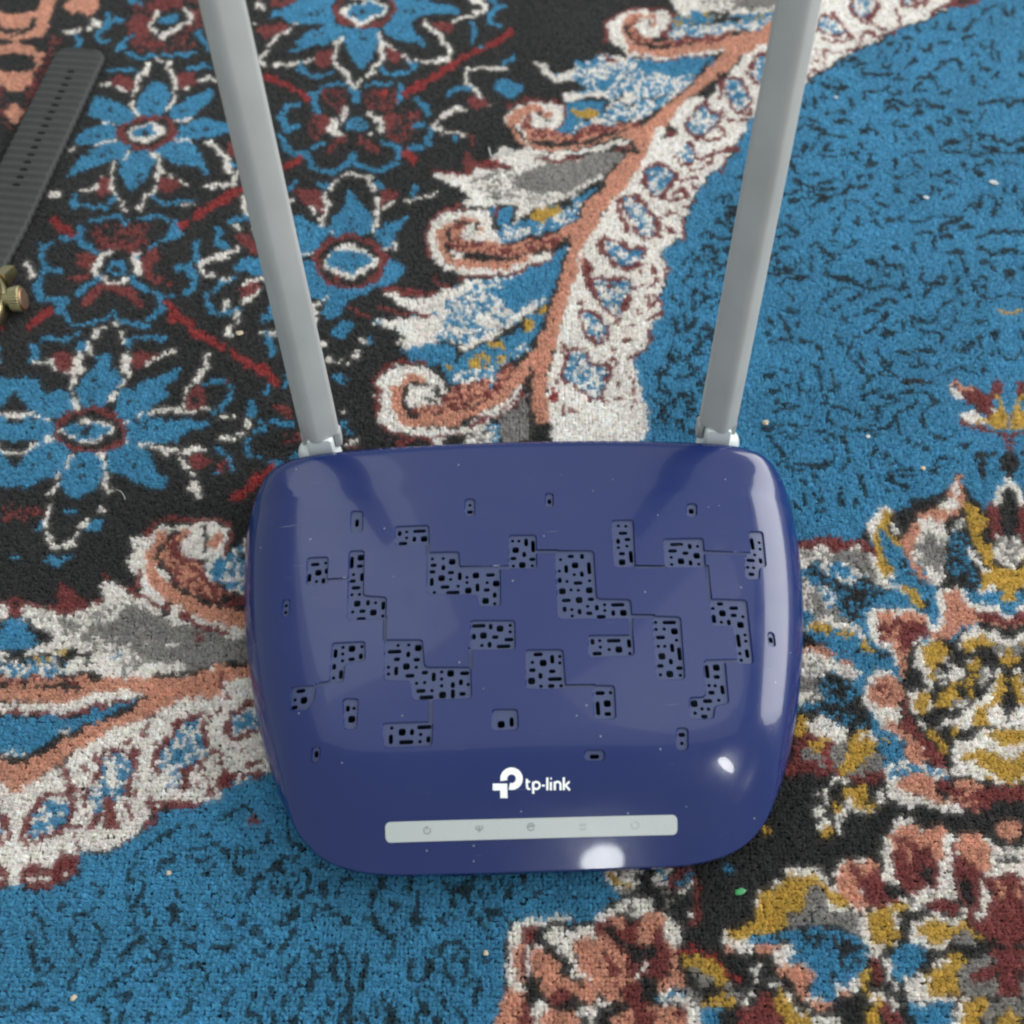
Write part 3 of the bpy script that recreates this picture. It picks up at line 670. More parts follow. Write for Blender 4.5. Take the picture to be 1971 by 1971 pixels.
L('W',26,'540,1400 600,1340 660,1310 720,1280'); L('W',24,'740,1285 800,1310 850,1350'); L('W',44,'560,1380 570,1410'); L('W',40,'860,1350 880,1410'); L('W',44,'520,1460 510,1580'); L('W',26,'500,1600 495,1670'); L('W',44,'900,1470 915,1590'); L('W',40,'915,1590 900,1680')
P('B','690,1430 730,1420 760,1490 830,1560 870,1650 850,1730 760,1740 680,1750 570,1740 550,1660 620,1590 670,1500')
P('B','290,1610 380,1640 480,1680 560,1700 500,1790 440,1880 330,1880 300,1750'); P('B','1130,1630 1060,1620 960,1680 880,1740 950,1820 1000,1860 1050,1780 1070,1700')
P('R','300,1420 480,1430 500,1550 430,1540 360,1500'); P('R','940,1420 1070,1400 1080,1460 1010,1510 930,1540'); L('W',22,'400,1530 440,1560'); L('W',22,'960,1560 1050,1510'); L('W',24,'1130,1500 1240,1470 1350,1440'); L('W',26,'240,1510 290,1510')
L('B',40,'1180,1370 1170,1450'); L('B',30,'300,1360 250,1420'); L('B',40,'480,1380 530,1390'); L('B',36,'900,1370 930,1390')
L('W',30,'1330,930 1400,860 1480,820 1560,810'); L('W',30,'1320,930 1380,960'); L('W',24,'1400,980 1480,1000 1570,990'); L('B',24,'1450,1030 1490,1035')
L('W',26,'1870,515 1700,505 1590,500'); L('W',36,'1570,510 1570,600'); L('W',28,'1600,620 1650,690 1690,740 1750,760'); P('R','1590,710 1730,740 1720,790 1600,780')
L('B',32,'1440,710 1480,660 1600,640'); P('B','1790,640 1850,590 1960,610 1990,680 1880,720 1810,680'); L('B',40,'1600,180 1620,250 1600,290'); L('B',30,'1740,0 1790,60 1750,110 1740,180 1830,210'); L('B',34,'1790,70 1860,50'); L('B',34,'1850,480 1910,410'); L('B',20,'1680,320 1700,330')
L('R',40,'1580,1140 1620,1260'); L('R',30,'1600,1010 1630,1080')
DK('690,1660 720,1700 700,1630 750,1680 400,1720 430,1760 930,1750 970,1740',26)
# flower B ring lower
E_('R',710,1960,290,190); E_('K',715,1960,240,160); E_('W',715,1975,195,140); E_('B',720,1975,150,105); DK('720,1900 680,1950 740,1950 770,1990',28)
L('W',24,'350,1860 430,1870'); L('W',40,'1040,1830 1050,1840'); L('W',24,'970,1860 1010,1860'); L('W',30,'890,1690 880,1710'); L('W',26,'540,1710 560,1715')
# cream leaf + curl, right of B
T(490,0,500)
L('R',30,'1330,1280 1560,1290 1900,1250 1720,1200 1600,1210')
P('W','1320,1310 1420,1295 1630,1300 1730,1240 1760,1150 1850,1100 1950,1110 2100,1140 2100,1560 1590,1520 1600,1480 1800,1480 1640,1440 1540,1370 1410,1360')
P('r','1640,1200 1800,1200 1900,1260 1700,1280')

P('Q','1620,1310 1760,1260 2100,1290 2100,1470 1850,1460 1700,1420')
L('K',26,'1620,1500 1760,1470 2000,1480')
# ---- tile E (0,490)
T(0,490,500)
L('W',34,'180,70 240,100 260,140 220,160'); L('B',46,'310,0 330,70 400,120'); L('B',40,'340,130 460,120'); L('B',44,'300,170 270,230 300,320')
P('R','570,20 680,0 700,60 650,130 600,90'); P('R','510,190 600,150 660,170 600,210'); P('R','1060,0 1180,0 1120,80 1140,190 1070,170'); E_('R',1180,185,36,26); E_('R',1265,225,22,16)
L('W',48,'760,20 720,80 690,120 720,170'); L('W',32,'730,180 800,210 890,215 970,170'); L('W',50,'1000,0 1030,60 1030,130'); L('W',34,'970,160 950,190')
E_('B',870,105,85,52); E_('K',865,105,40,20)
L('B',32,'580,290 640,230 730,190'); L('B',40,'990,180 1020,220 1100,270'); L('R',60,'620,360 700,280 780,240 870,250 950,260 990,320 1030,370')
L('B',30,'340,340 430,350'); P('B','430,340 500,330 490,400 470,460 410,450 420,390'); L('B',30,'460,450 540,520 700,510 780,460 830,410'); L('B',24,'820,430 870,490'); L('B',32,'900,505 1060,525 1130,470 1190,390'); L('B',50,'1190,330 1200,390'); L('B',30,'1150,290 1300,310')
L('B',44,'1310,90 1390,90'); L('B',48,'1390,100 1440,190 1420,260 1370,290'); L('B',36,'1390,70 1460,0')
L('r',64,'230,520 290,460 360,430'); L('r',44,'1230,350 1290,420 1340,470 1440,540'); P('r','1280,450 1340,460 1360,500 1270,520'); L('r',56,'1440,560 1530,620 1640,690'); L('r',52,'1710,720 1800,780 1930,860')
L('W',40,'1680,10 1580,20'); L('W',46,'1560,30 1490,70 1500,130'); L('W',36,'1530,155 1590,155'); P('B','1720,100 1820,30 1960,0 2010,100 1920,170 1840,140')
L('B',36,'1590,260 1660,200 1760,195'); L('W',26,'1650,190 1720,180'); L('W',30,'1790,220 1930,195'); P('R','1750,260 1850,220 1930,220 1880,280 1800,310'); L('W',32,'1910,270 1850,310 1810,370'); L('B',48,'1530,300 1540,360'); L('B',34,'1560,390 1610,430 1700,430 1770,400'); L('W',42,'1690,350 1650,390'); L('W',38,'1770,420 1750,500'); L('W',40,'1700,530 1690,580 1720,610')
L('B',32,'320,645 440,635 570,615'); L('B',30,'1010,610 1110,620 1220,625'); L('B',50,'250,680 260,730 240,780'); P('B','580,650 640,640 640,700 560,740 540,720'); P('B','940,640 990,640 970,700 930,690')
L('W',44,'700,560 690,620'); L('W',34,'770,535 760,545'); L('W',30,'850,525 870,530'); L('W',46,'900,580 920,660'); L('W',50,'650,660 660,710'); L('W',56,'590,760 560,800 580,850'); L('W',40,'480,890 580,860'); L('W',36,'540,890 530,990'); L('W',30,'540,1030 560,1120'); L('W',56,'940,740 930,860'); L('W',40,'950,880 900,960'); L('W',34,'890,970 810,1090')
L('W',32,'250,795 360,785'); L('W',36,'370,800 430,860'); P('R','370,740 530,750 540,840 470,870 400,800'); P('R','990,750 1150,740 1120,790 1020,830 970,800'); L('W',30,'1080,805 1160,770'); L('W',40,'1180,755 1250,740'); L('W',20,'1290,720 1310,720')
P('B','740,760 790,740 830,760 830,840 880,900 850,990 780,1100 700,1150 600,1130 580,1040 590,930 650,880 700,830')
P('B','-60,900 110,920 220,920 280,940 300,990 350,1020 480,1000 540,1080 530,1140 430,1200 370,1240 230,1180 160,1080 90,1010 -60,960')
P('B','-60,1280 100,1270 200,1210 380,1260 380,1400 240,1390 100,1380 -60,1400')
P('B','-60,1640 100,1600 170,1520 250,1430 430,1400 540,1500 480,1580 370,1640 250,1690 180,1730 100,1720 -60,1740')
P('B','540,1490 730,1490 790,1560 740,1680 690,1760 620,1830 560,1910 480,1910 490,1800 460,1660 480,1580')
P('B','780,1480 900,1400 1050,1420 1120,1500 1160,1600 1220,1690 1200,1750 1100,1720 1000,1700 880,1640 800,1580')
P('B','920,1260 1010,1200 1150,1200 1300,1240 1430,1240 1560,1270 1420,1310 1300,1380 1200,1400 1100,1410 940,1390')
P('B','870,1080 900,1000 1010,1000 1090,920 1200,900 1330,840 1330,890 1260,950 1200,1060 1120,1150 1010,1210 900,1240 850,1160')
L('W',28,'60,1185 200,1195 350,1240'); L('W',30,'330,1385 400,1390'); L('W',32,'60,1475 200,1475 280,1420'); L('W',28,'900,1380 1040,1410 1190,1440'); L('W',44,'1200,1450 1240,1480'); L('W',40,'1280,1460 1400,1450 1540,1450'); L('W',24,'1010,1210 1130,1165 1280,1150'); L('W',34,'1140,1165 1300,1150 1560,1160'); L('W',28,'890,1230 950,1240')
L('W',36,'540,1490 490,1580'); L('W',36,'430,1610 420,1700'); L('W',44,'400,1740 370,1800'); L('W',34,'390,1800 340,1930'); L('W',36,'740,1490 780,1590'); L('W',44,'800,1640 780,1740'); L('W',46,'770,1780 720,1900'); L('W',26,'790,1760 850,1755')
E_('R',660,1305,275,178); E_('K',660,1310,232,145); P('W','430,1295 520,1260 700,1240 780,1245 860,1285 790,1350 640,1405 500,1340'); P('B','470,1300 560,1255 760,1265 810,1300 740,1350 600,1370'); E_('W',630,1240,34,18); E_('K',640,1320,36,24); DK('610,1270 660,1275',24)
DK('680,940 740,930 700,985 740,990 680,1090 300,1060 320,1090 1010,1010 1030,1080 960,1105 150,1310 250,1240 240,1300 300,1290 1010,1230 1080,1240 970,1300 1080,1285 1160,1270 270,1550 240,1590 350,1490 600,1580 620,1640 590,1680 920,1500 1000,1580 960,1540 860,1520',30)
P('R','200,1840 340,1790 350,1860 290,1930 200,1920'); P('R','790,1800 880,1790 930,1860 910,1930 770,1930'); L('W',30,'110,1890 240,1820'); L('W',26,'310,1890 330,1890'); L('W',40,'920,1830 950,1900'); L('W',26,'860,1790 890,1800'); L('W',26,'990,1875 1040,1855'); L('W',30,'1040,1905 1160,1885')
L('W',42,'1530,750 1530,800 1570,840'); L('W',40,'1500,860 1460,970'); L('W',36,'1400,1000 1370,1100'); P('R','1430,1010 1510,990 1530,1120 1490,1145 1370,1130'); E_('K',1450,1080,30,24); L('B',34,'1520,960 1640,950 1730,1000 1690,1080 1630,1170 1580,1170'); L('R',26,'1690,940 1700,970')
L('W',26,'1630,1210 1720,1205'); P('B','1850,1080 1900,1090 1890,1180 1830,1230 1830,1150'); L('W',34,'1810,1250 1860,1280 1770,1330'); L('W',28,'1660,1370 1730,1370'); L('W',24,'1600,1400 1650,1395'); L('B',36,'1600,1430 1660,1470 1710,1520 1720,1610'); L('B',26,'1610,1640 1690,1640'); L('B',40,'1840,1370 1860,1490')
P('R','1400,1490 1540,1490 1550,1570 1440,1600'); L('W',40,'1330,1510 1390,1590 1430,1640'); P('W','1440,1680 1470,1690 1460,1760 1390,1740'); L('W',36,'1450,1770 1470,1810'); L('r',54,'1740,1830 1830,1750 1930,1640'); P('N','1620,1540 1700,1530 1710,1640 1610,1630')
# ---- tile F (490,490)
T(490,490,500)
E_('R',700,50,270,200); E_('K',700,50,215,165); E_('W',705,40,215,130); E_('B',705,40,180,100); DK('630,50 730,20 660,90 740,80 700,10',28)
P('B','330,60 430,60 500,180 600,250 720,240 860,230 950,140 1000,40 1100,90 1110,170 1020,220 900,250 760,320 700,360 640,420 560,480 500,430 530,330 400,320 350,200')
E_('R',700,50,270,205); E_('K',700,55,220,165); P('W','490,60 560,0 700,-60 840,-10 920,30 840,120 690,185 570,130'); P('B','520,60 600,-20 820,0 870,50 760,120 690,130 590,100'); DK('630,50 730,20 660,90 740,80',28); P('N','600,160 660,160 650,210 580,190')
L('W',50,'440,380 450,430'); L('W',26,'460,440 460,520'); L('W',22,'460,350 490,345'); L('W',26,'520,310 550,280')
P('B','620,500 680,490 740,520 690,580 670,630 620,610 560,560 590,520'); L('W',36,'800,640 840,680'); P('B','840,610 880,620 870,690 840,680'); L('W',40,'570,750 560,790'); L('W',34,'600,810 650,800'); L('W',40,'760,720 790,720'); L('W',44,'730,760 760,770'); L('W',34,'710,800 720,820'); L('W',44,'490,660 500,690')
L('B',44,'590,890 640,950'); L('B',26,'620,900 680,930'); L('B',36,'60,1040 100,990'); L('B',40,'130,380 60,470'); P('B','60,440 130,380 170,400 170,480 80,490'); L('W',26,'0,195 100,205'); L('W',30,'40,585 180,560'); L('B',50,'110,610 130,710'); L('r',70,'0,830 80,880 130,950'); L('B',36,'220,900 220,980'); L('R',56,'180,1140 250,1170 250,1210'); L('B',32,'40,1240 160,1250 270,1275'); L('B',34,'0,1310 90,1290'); P('N','200,1340 340,1330 340,1400 200,1420'); L('W',26,'620,1150 660,1155'); L('B',40,'650,1250 650,1290'); L('W',34,'680,1410 720,1390 780,1370'); L('B',36,'690,1300 710,1310')
P('B','80,1560 160,1520 240,1560 230,1600 150,1620'); L('B',30,'40,1510 60,1500'); L('B',40,'270,1500 300,1470'); L('r',60,'0,1700 60,1650 130,1590'); P('R','680,1420 760,1420 750,1440 690,1450')
P('R','1040,1370 1120,1390 1110,1450 1040,1430')
# ---- right blue field (native coordinates)
T(0,0,1932)
P('B','1990,-80 1900,-10 1800,30 1735,55 1660,95 1585,140 1500,180 1440,233 1420,280 1391,318 1340,370 1310,455 1272,486 1291,520 1268,572 1262,605 1250,644 1250,672 1198,698 1222,740 1224,779 1230,900 1480,1060 1560,1040 1640,1040 1700,990 1800,950 1850,920 1960,1080 2300,1100 2300,-80',0)
FIELD('1420,330 1345,460 1300,560 1290,640 1262,720 1262,830 1330,840 1400,820 1470,480 1480,260',520,3,6.5)
# ---- cream scalloped band (native)
P('W','2050,-120 1900,-20 1800,25 1730,52 1655,92 1580,138 1500,182 1435,235 1420,275 1385,320 1330,375 1310,450 1268,488 1288,520 1262,572 1268,605 1246,644 1246,672 1196,698 1215,740 1220,779 1215,860 1060,880 1060,780 1075,640 1110,480 1200,360 1300,270 1420,120 1500,0 1560,-120',0)
# ---- tile C (980,0)
T(980,0,500)

# top leaf w/ grey
P('W','1280,-40 2000,-40 2000,140 1900,150 1700,150 1500,110 1240,90'); P('Q','1450,-40 2000,-40 2000,70 1750,80 1500,60'); P('G','1560,-40 2000,-40 2000,40 1700,40')
P('T','1220,110 1480,90 1480,160 1200,200'); P('M','1180,210 1500,180 1700,120 1960,90 1960,200 1720,230 1300,280 1150,270'); P('T','1560,130 1940,90 1940,130 1700,150'); L('K',24,'1480,95 1610,95 1570,130 1700,140'); P('B','1260,150 1440,110 1460,150 1300,170')
# curl 1
P('W','730,170 850,90 1000,70 1130,100 1200,110 1190,170 1130,250 1060,290 930,430 860,370 760,310 740,240'); L('R',24,'730,300 720,170 850,85 1000,55 1180,90 1200,160 1140,250'); P('O','850,130 960,90 1080,120 1110,170 1060,220 1060,140 980,120 900,150 870,230 910,330 1100,350 1300,330 1500,320 1720,250 1930,200 1930,290 1750,330 1620,390 1450,400 1220,410 940,400 880,330 830,230')
P('S','900,160 960,130 950,220 1010,280 1200,290 1450,270 1640,240 1700,240 1560,310 1380,330 1120,330 930,320 880,230'); P('W','950,190 1000,150 1050,170 1060,240 1000,260 950,230'); L('K',20,'1030,160 1060,200'); L('K',22,'870,200 880,260 920,330'); L('K',14,'930,335 1130,330 1400,330'); L('W',30,'1000,415 1250,420 1450,410 1580,380'); L('R',20,'1000,440 1240,430 1460,420')
# blue leaf 2
P('M','180,460 300,540 460,530 470,460 560,450 680,430 720,400 870,430 1000,440 1200,440 1510,430 1480,500 1370,590 1290,680 1130,790 980,860 900,880 720,930 600,880 730,790 730,740 640,690 400,720 420,700 590,640 400,610 290,600')
P('B','1000,450 1500,435 1460,510 1280,560 1020,540'); P('W','180,450 240,490 330,550 460,530 450,600 300,610 220,540'); P('W','400,750 410,700 560,690 640,650 600,600 760,650 720,720 520,730'); L('W',44,'740,790 830,740 900,700 950,660'); L('W',34,'700,440 760,460 900,440'); L('R',30,'690,400 720,430 800,460'); P('B','640,620 760,580 760,680 660,690'); L('K',20,'740,780 820,740 820,700'); L('K',18,'770,810 930,765'); L('K',18,'1000,740 1180,690')
P('B','430,760 720,740 700,850 580,880 460,960 370,980 400,900'); P('Y','480,820 640,800 660,850 560,880 490,860'); L('K',30,'560,735 720,740 710,830'); P('M','640,880 820,840 960,800 1100,750 960,860 850,890 700,930 560,960 420,1000 480,940')
# curl 2
P('W','-60,880 40,800 150,770 300,770 390,770 380,930 330,980 240,990 130,1100 60,1020'); L('R',24,'-20,800 60,760 200,745 380,755 400,830 380,930'); P('O','-20,860 100,800 240,790 310,850 280,890 180,820 80,870 60,970 120,1070 300,1090 560,1070 800,1000 960,930 1100,820 1300,650 1480,510 1600,390 1930,240 1930,310 1760,390 1640,500 1400,680 1200,900 1060,1030 920,1250 800,1420 700,1560 640,1700 560,1860 540,1960 420,1960 460,1800 580,1580 740,1330 880,1130 930,1050 800,1030 560,1090 300,1110 130,1100 40,1020 -20,930')
P('S','80,880 160,830 140,930 330,960 460,1010 600,930 780,920 960,890 960,940 780,990 540,1040 300,1050 140,1040 90,970'); P('W','150,900 220,830 290,880 290,940 180,950'); L('K',20,'220,830 290,890'); L('K',22,'40,940 90,1020 180,1070'); L('W',40,'160,1130 380,1140 600,1110 800,1070 920,1050'); L('R',24,'190,1185 330,1165 540,1170'); L('R',26,'650,1145 790,1120 900,1080'); L('K',44,'930,1060 940,1090')
L('K',24,'1560,400 1480,480 1400,560 1290,680'); L('K',22,'1290,690 1150,770 1000,870 960,960'); L('K',26,'960,1110 830,1160 790,1280 700,1380 590,1490 560,1600')
# grey leaf 3
P('G','180,1180 500,1180 780,1120 830,1170 760,1290 600,1370 450,1440 200,1440 -60,1400 -60,1300 200,1290'); P('Q','-60,1330 150,1370 420,1400 480,1440 300,1500 120,1570 20,1640 -60,1640'); P('W','-80,1190 150,1180 200,1250 180,1300 60,1340 -80,1330'); L('W',24,'240,1210 250,1240 340,1210 350,1240 410,1200 480,1200 480,1230'); L('W',34,'530,1370 620,1330 700,1300')
P('W','0,1600 100,1520 300,1490 490,1440 480,1480 300,1520 160,1580 30,1640'); P('T','140,1600 260,1540 390,1530 380,1600 220,1670 150,1660'); P('Y','160,1580 330,1550 330,1600 200,1650'); P('M','-60,1680 150,1660 350,1620 560,1480 520,1580 440,1660 300,1700 150,1730 30,1780 -60,1780'); P('B','480,1480 580,1420 700,1360 640,1440 560,1560 500,1600')
# scallop spots
def spot(bp,rs):
    P('R',bp,grow=24); P('M',bp)
    for s in rs: L('R',26,s)
spot('1600,600 1710,600 1760,740 1740,790 1680,820 1640,750',['1570,620 1560,740','1740,640 1800,790 1790,840 1720,830'])
spot('1340,900 1440,790 1480,820 1540,880 1480,960 1400,1010 1350,980',['1310,880 1380,800 1460,750','1340,960 1380,1030 1540,1040 1610,1000 1560,930'])
spot('1230,1070 1300,1060 1370,1110 1370,1180 1320,1210 1260,1170',['1150,990 1200,1030','1330,1240 1400,1270 1480,1210 1510,1150 1590,1120','1390,1120 1410,1180 1470,1170'])
spot('1030,1280 1110,1240 1180,1280 1220,1330 1130,1450 1070,1420 1030,1370',['990,1310 980,1410','1240,1290 1240,1340 1410,1325','1150,1480 1240,1500 1310,1440 1280,1400 1210,1460'])
spot('860,1480 920,1470 1000,1560 1080,1660 1060,1730 1000,1740 900,1620',['830,1470 820,1600 880,1700','940,1460 1040,1560','1100,1610 1250,1590 1290,1700 1290,1800','1060,1760 1120,1770','1150,1670 1190,1720','1230,1720 1180,1690'])
spot('690,1800 790,1800 900,1870 980,1960 800,1990 740,1900',['660,1780 680,1880','740,1760 860,1830 960,1900'])
spot('1850,430 1930,430 1930,580 1830,600 1800,520',['1800,450 1780,560'])
L('R',26,'1750,890 1640,880 1560,830'); L('R',24,'1710,1100 1610,1110 1600,1250 1560,1290'); L('R',22,'1370,1370 1380,1500 1300,1560')
P('W','1100,960 1150,960 1130,1040 1240,1000 1180,940 1250,830 1330,740 1450,720 1300,900 1340,1020 1200,1180 1060,1240 960,1320 840,1420 800,1480 980,1180 1040,1050')
L('R',26,'1160,990 1210,1020')
# ---- tile M (800,300)
T(800,300,500)

P('W','120,150 420,150 450,60 560,80 680,100 680,20 900,-20 900,380 720,470 700,390 560,350 390,350 400,330 420,310 360,250 200,190'); P('Q','430,170 560,100 760,120 1000,180 1190,260 1190,310 900,360 740,330 560,300 420,240'); P('G','740,170 980,60 1400,-40 1520,0 1450,110 1300,180 1100,240 900,250 760,240'); L('W',30,'880,60 900,20 1240,10'); L('R',26,'880,25 1100,20 1240,5'); L('R',30,'120,115 230,130 390,130'); L('R',40,'370,40 400,110'); L('R',44,'460,40 560,70 690,100'); L('W',34,'1180,240 1280,200 1400,150'); L('W',50,'720,480 780,420 980,360 1180,290'); L('K',24,'520,320 620,310'); L('K',30,'720,380 700,500'); L('K',30,'600,370 720,380')
P('B','550,400 690,390 690,500 800,480 820,500 1090,470 1200,380 1290,290 1400,200 1330,320 1200,470 1050,540 900,570 780,620 620,620 600,500'); P('M','620,520 900,500 1200,340 1240,360 1180,450 1050,520 880,570 740,610 640,600'); P('Y','850,410 930,390 930,440 1070,390 1060,440 930,490 860,460'); L('K',24,'760,470 820,460 880,400'); L('K',24,'990,370 1100,340 1230,260'); L('R',34,'600,400 600,470')
# curl 3
P('W','80,600 140,480 240,420 380,410 540,410 560,480 600,600 620,640 400,660 400,800 860,760 1000,720 990,780 860,820 640,870 400,880 240,840 130,780'); L('R',30,'100,750 60,620 120,480 240,400 400,380'); P('O','160,560 240,490 380,460 470,500 490,560 440,600 470,530 380,490 260,520 220,620 230,700 300,760 500,820 700,800 900,730 1060,640 1160,520 1300,300 1520,20 1680,-20 1640,120 1500,300 1340,480 1240,650 1180,820 1120,960 1100,1160 1060,1280 1060,1360 1000,1500 960,1700 1000,1960 880,1960 860,1700 880,1600 700,1740 560,1860 300,1960 200,1960 600,1700 860,1480 900,1380 960,1240 1010,1100 1060,940 1100,800 1120,620 1060,560 960,700 760,760 560,780 340,780 300,830 520,840 720,810 700,780 480,830 280,800 170,720')
P('O','300,770 500,790 700,770 900,720 860,770 700,830 420,850 310,820')
P('S','250,560 320,500 360,500 340,600 500,630 740,640 900,600 1050,570 1060,640 900,700 700,740 420,740 270,680'); P('W','340,600 370,540 440,520 440,590 490,600 480,640 360,620'); L('K',24,'310,490 400,500'); L('K',20,'440,520 400,600'); L('K',40,'240,540 240,700'); L('K',20,'220,720 300,740'); L('K',44,'360,765 520,750 690,760'); L('R',24,'600,870 760,850 920,800 1020,750 1030,710'); L('W',40,'840,760 990,730'); L('R',30,'340,900 580,900')
# blue leaf 4
P('M','0,1070 180,1040 240,970 420,930 620,900 800,850 1000,770 1110,680 1110,880 1050,1000 1000,1060 900,1120 830,1190 700,1260 540,1340 360,1390 140,1410 0,1430 -60,1430 -130,1380 100,1290 -250,1260 -280,1220 60,1210 90,1190 -60,1080 -180,1060 -220,990'); P('B','640,930 900,820 1100,700 1090,880 1030,960 960,1040 860,1080 720,1160 600,1130 600,1010'); P('W','0,1060 180,1040 200,990 400,960 380,1020 200,1100 60,1190 -180,1060 -200,1010'); P('W','-260,1225 20,1215 140,1230 200,1290 120,1340 -60,1340 -130,1300'); P('W','480,1340 600,1290 640,1340 400,1430 330,1430 360,1380'); P('W','480,1190 600,1200 580,1280 460,1260'); P('W','-130,1380 20,1330 200,1400 0,1440 -80,1430'); L('R',34,'150,900 180,960 260,980'); L('R',34,'-230,980 -180,1000 -100,1010 140,1030'); L('R',34,'-280,1130 -150,1170 90,1190'); L('R',34,'-460,1160 -360,1190'); L('W',36,'620,1090 560,1130 540,1180'); L('W',30,'560,960 620,990'); L('W',34,'680,1240 760,1200 860,1130 900,1070')
P('B','-100,1440 140,1400 280,1420 300,1500 340,1460 480,1420 640,1370 720,1290 800,1230 900,1120 1000,1050 960,1200 900,1330 860,1420 720,1510 640,1560 580,1760 420,1640 260,1700 220,1640 160,1560 0,1540'); P('M','330,1600 480,1530 600,1500 760,1420 860,1370 860,1430 700,1520 580,1600 560,1720 280,1700'); P('T','400,1520 440,1470 560,1480 640,1450 660,1500 560,1560 430,1580'); L('Y',40,'550,1410 600,1400 640,1410'); L('Y',40,'420,1500 440,1540'); L('Y',36,'500,1490 530,1500'); L('Y',40,'640,1480 640,1510'); P('Y','810,1230 860,1230 870,1280 820,1300'); L('Y',44,'910,1150 980,1120'); L('Y',34,'240,1570 240,1620'); L('K',34,'270,1440 310,1500 330,1470'); L('K',24,'150,1410 300,1400'); L('K',24,'360,1440 520,1410'); L('K',34,'690,1310 660,1340'); L('K',36,'790,1240 800,1280'); L('K',30,'930,1300 960,1200 1000,1080'); L('K',34,'840,1420 920,1340'); L('K',24,'880,1160 920,1110')
# spine edge (black) and right cream
L('K',34,'1140,600 1130,680 1110,800 1090,900 1040,950 1010,1060 970,1180 930,1300'); L('K',30,'800,1480 880,1460 860,1580 870,1700 850,1820 870,1930'); L('K',26,'1500,40 1430,130 1350,230 1280,330 1200,440')
L('O',100,'1600,20 1480,180 1380,330 1290,450 1200,620 1170,760 1140,900 1070,1060 1050,1180 1000,1300 940,1440 920,1600 920,1760 940,1950')
L('O',60,'860,1500 760,1680 620,1800 500,1860'); L('O',50,'1100,560 1200,520')
P('W','1220,780 1260,700 1200,700 1200,900 1150,960 1140,1020 1080,1200 1080,1320 1060,1420 1000,1560 980,1680 990,1880 1080,2100 1700,2100 1600,1500 1300,1000')
L('R',30,'1080,1380 1130,1450 1220,1450'); 
def spot(bp,rs,c='M'):
    P('R',bp,grow=25); P(c,bp)
    for s in rs: L('R',28,s)
P('R','1260,760 1320,830 1310,980 1260,950 1230,860')
spot('1720,110 1800,80 1860,120 1900,180 1820,300 1750,260',['1690,150 1680,250'])
spot('1560,330 1610,310 1690,400 1780,500 1760,570 1700,580 1590,450',['1520,310 1520,450 1580,540'])
spot('1380,650 1480,650 1590,700 1690,700 1640,820 1560,830 1460,760',['1360,620 1350,700','1400,600 1560,650','1680,780 1670,880','1750,800 1780,880','1870,800 1860,900','1690,960 1600,990','1700,970 1800,920'])
spot('1320,910 1440,940 1540,930 1580,1000 1520,1140 1430,1130 1330,1020',['1280,970 1370,890','1440,1000 1520,930','1590,1000 1540,1130 1600,1150','1730,1020 1740,1120 1780,1080 1770,1020','1650,1150 1660,1150'])
spot('1220,1160 1330,1180 1400,1240 1390,1330 1340,1370 1250,1260',['1200,1100 1250,1080','1240,1260 1280,1320','1430,1330 1420,1380','1450,1220 1500,1200','1600,1250 1640,1260','1540,1370 1570,1350','1460,1410 1480,1420'])
spot('1140,1460 1240,1460 1290,1530 1420,1560 1410,1640 1380,1780 1320,1800 1180,1700 1110,1620',['1090,1460 1120,1500','1090,1560 1060,1690','1280,1490 1290,1520','1360,1530 1480,1520 1460,1600','1490,1690 1490,1720','1400,1720 1410,1830 1520,1800'])
L('R',26,'1900,850 1850,930'); L('R',30,'1790,1050 1830,1160 1720,1220'); L('R',30,'1730,1300 1740,1380 1690,1450 1550,1490'); L('R',28,'1540,1600 1620,1680 1600,1850')
P('r','1020,1730 1050,1730 1060,1830 1010,1830'); L('R',34,'1090,1860 1100,1920'); L('R',30,'1160,1890 1210,1910')
P('G','640,2000 760,1880 830,1780 840,1960 870,2080 600,2100'); L('R',30,'650,1900 760,1830 800,1770 800,1690'); L('W',34,'600,1920 700,1810 790,1720')
L('K',36,'840,1820 860,1920 870,2060')
# curl 4 (tile F)
T(490,490,500)
P('W','900,950 980,860 1120,820 1270,830 1330,890 1400,960 1400,1060 1350,1130 1100,1270 1500,1290 1700,1180 1930,1040 1930,1120 1740,1230 1720,1290 1450,1370 1330,1440 1250,1370 1120,1320 1000,1300 900,1220'); L('R',36,'900,1230 890,1120 920,1020 880,950 960,840 1100,800 1260,800'); L('R',30,'930,1240 1000,1310 1150,1370 1250,1370 1330,1430')
P('O','1000,980 1070,970 1100,900 1160,890 1300,960 1300,980 1150,960 1110,1000 1100,1120 1150,1200 1400,1190 1620,1130 1800,990 1930,850 1990,900 1930,990 1770,1130 1620,1200 1500,1260 1300,1280 1120,1260 1050,1180 1010,1080')
P('S','1150,1100 1200,1140 1350,1120 1440,1000 1560,950 1730,940 1750,1010 1850,850 1930,790 1930,900 1810,1010 1680,1120 1500,1170 1250,1190 1150,1190'); P('W','1150,990 1300,980 1380,1010 1340,1120 1190,1130 1150,1060'); L('K',40,'1110,990 1110,1120 1150,1200'); L('K',30,'1130,975 1300,980'); E_('K',1350,1020,26,36); E_('K',1320,1090,34,18); L('K',20,'1160,1210 1270,1190'); L('K',16,'1480,1170 1680,1110')
L('R',30,'1380,1360 1540,1345'); L('R',44,'1620,1280 1730,1220'); L('R',30,'1640,1270 1680,1220'); P('Q','1560,1380 1700,1320 1780,1400 1560,1440'); P('M','1740,1280 1790,1260 1790,1400 1750,1390'); P('G','1820,1230 1960,1150 1990,1420 1830,1400'); L('R',24,'1780,1200 1870,1130 1930,1080')
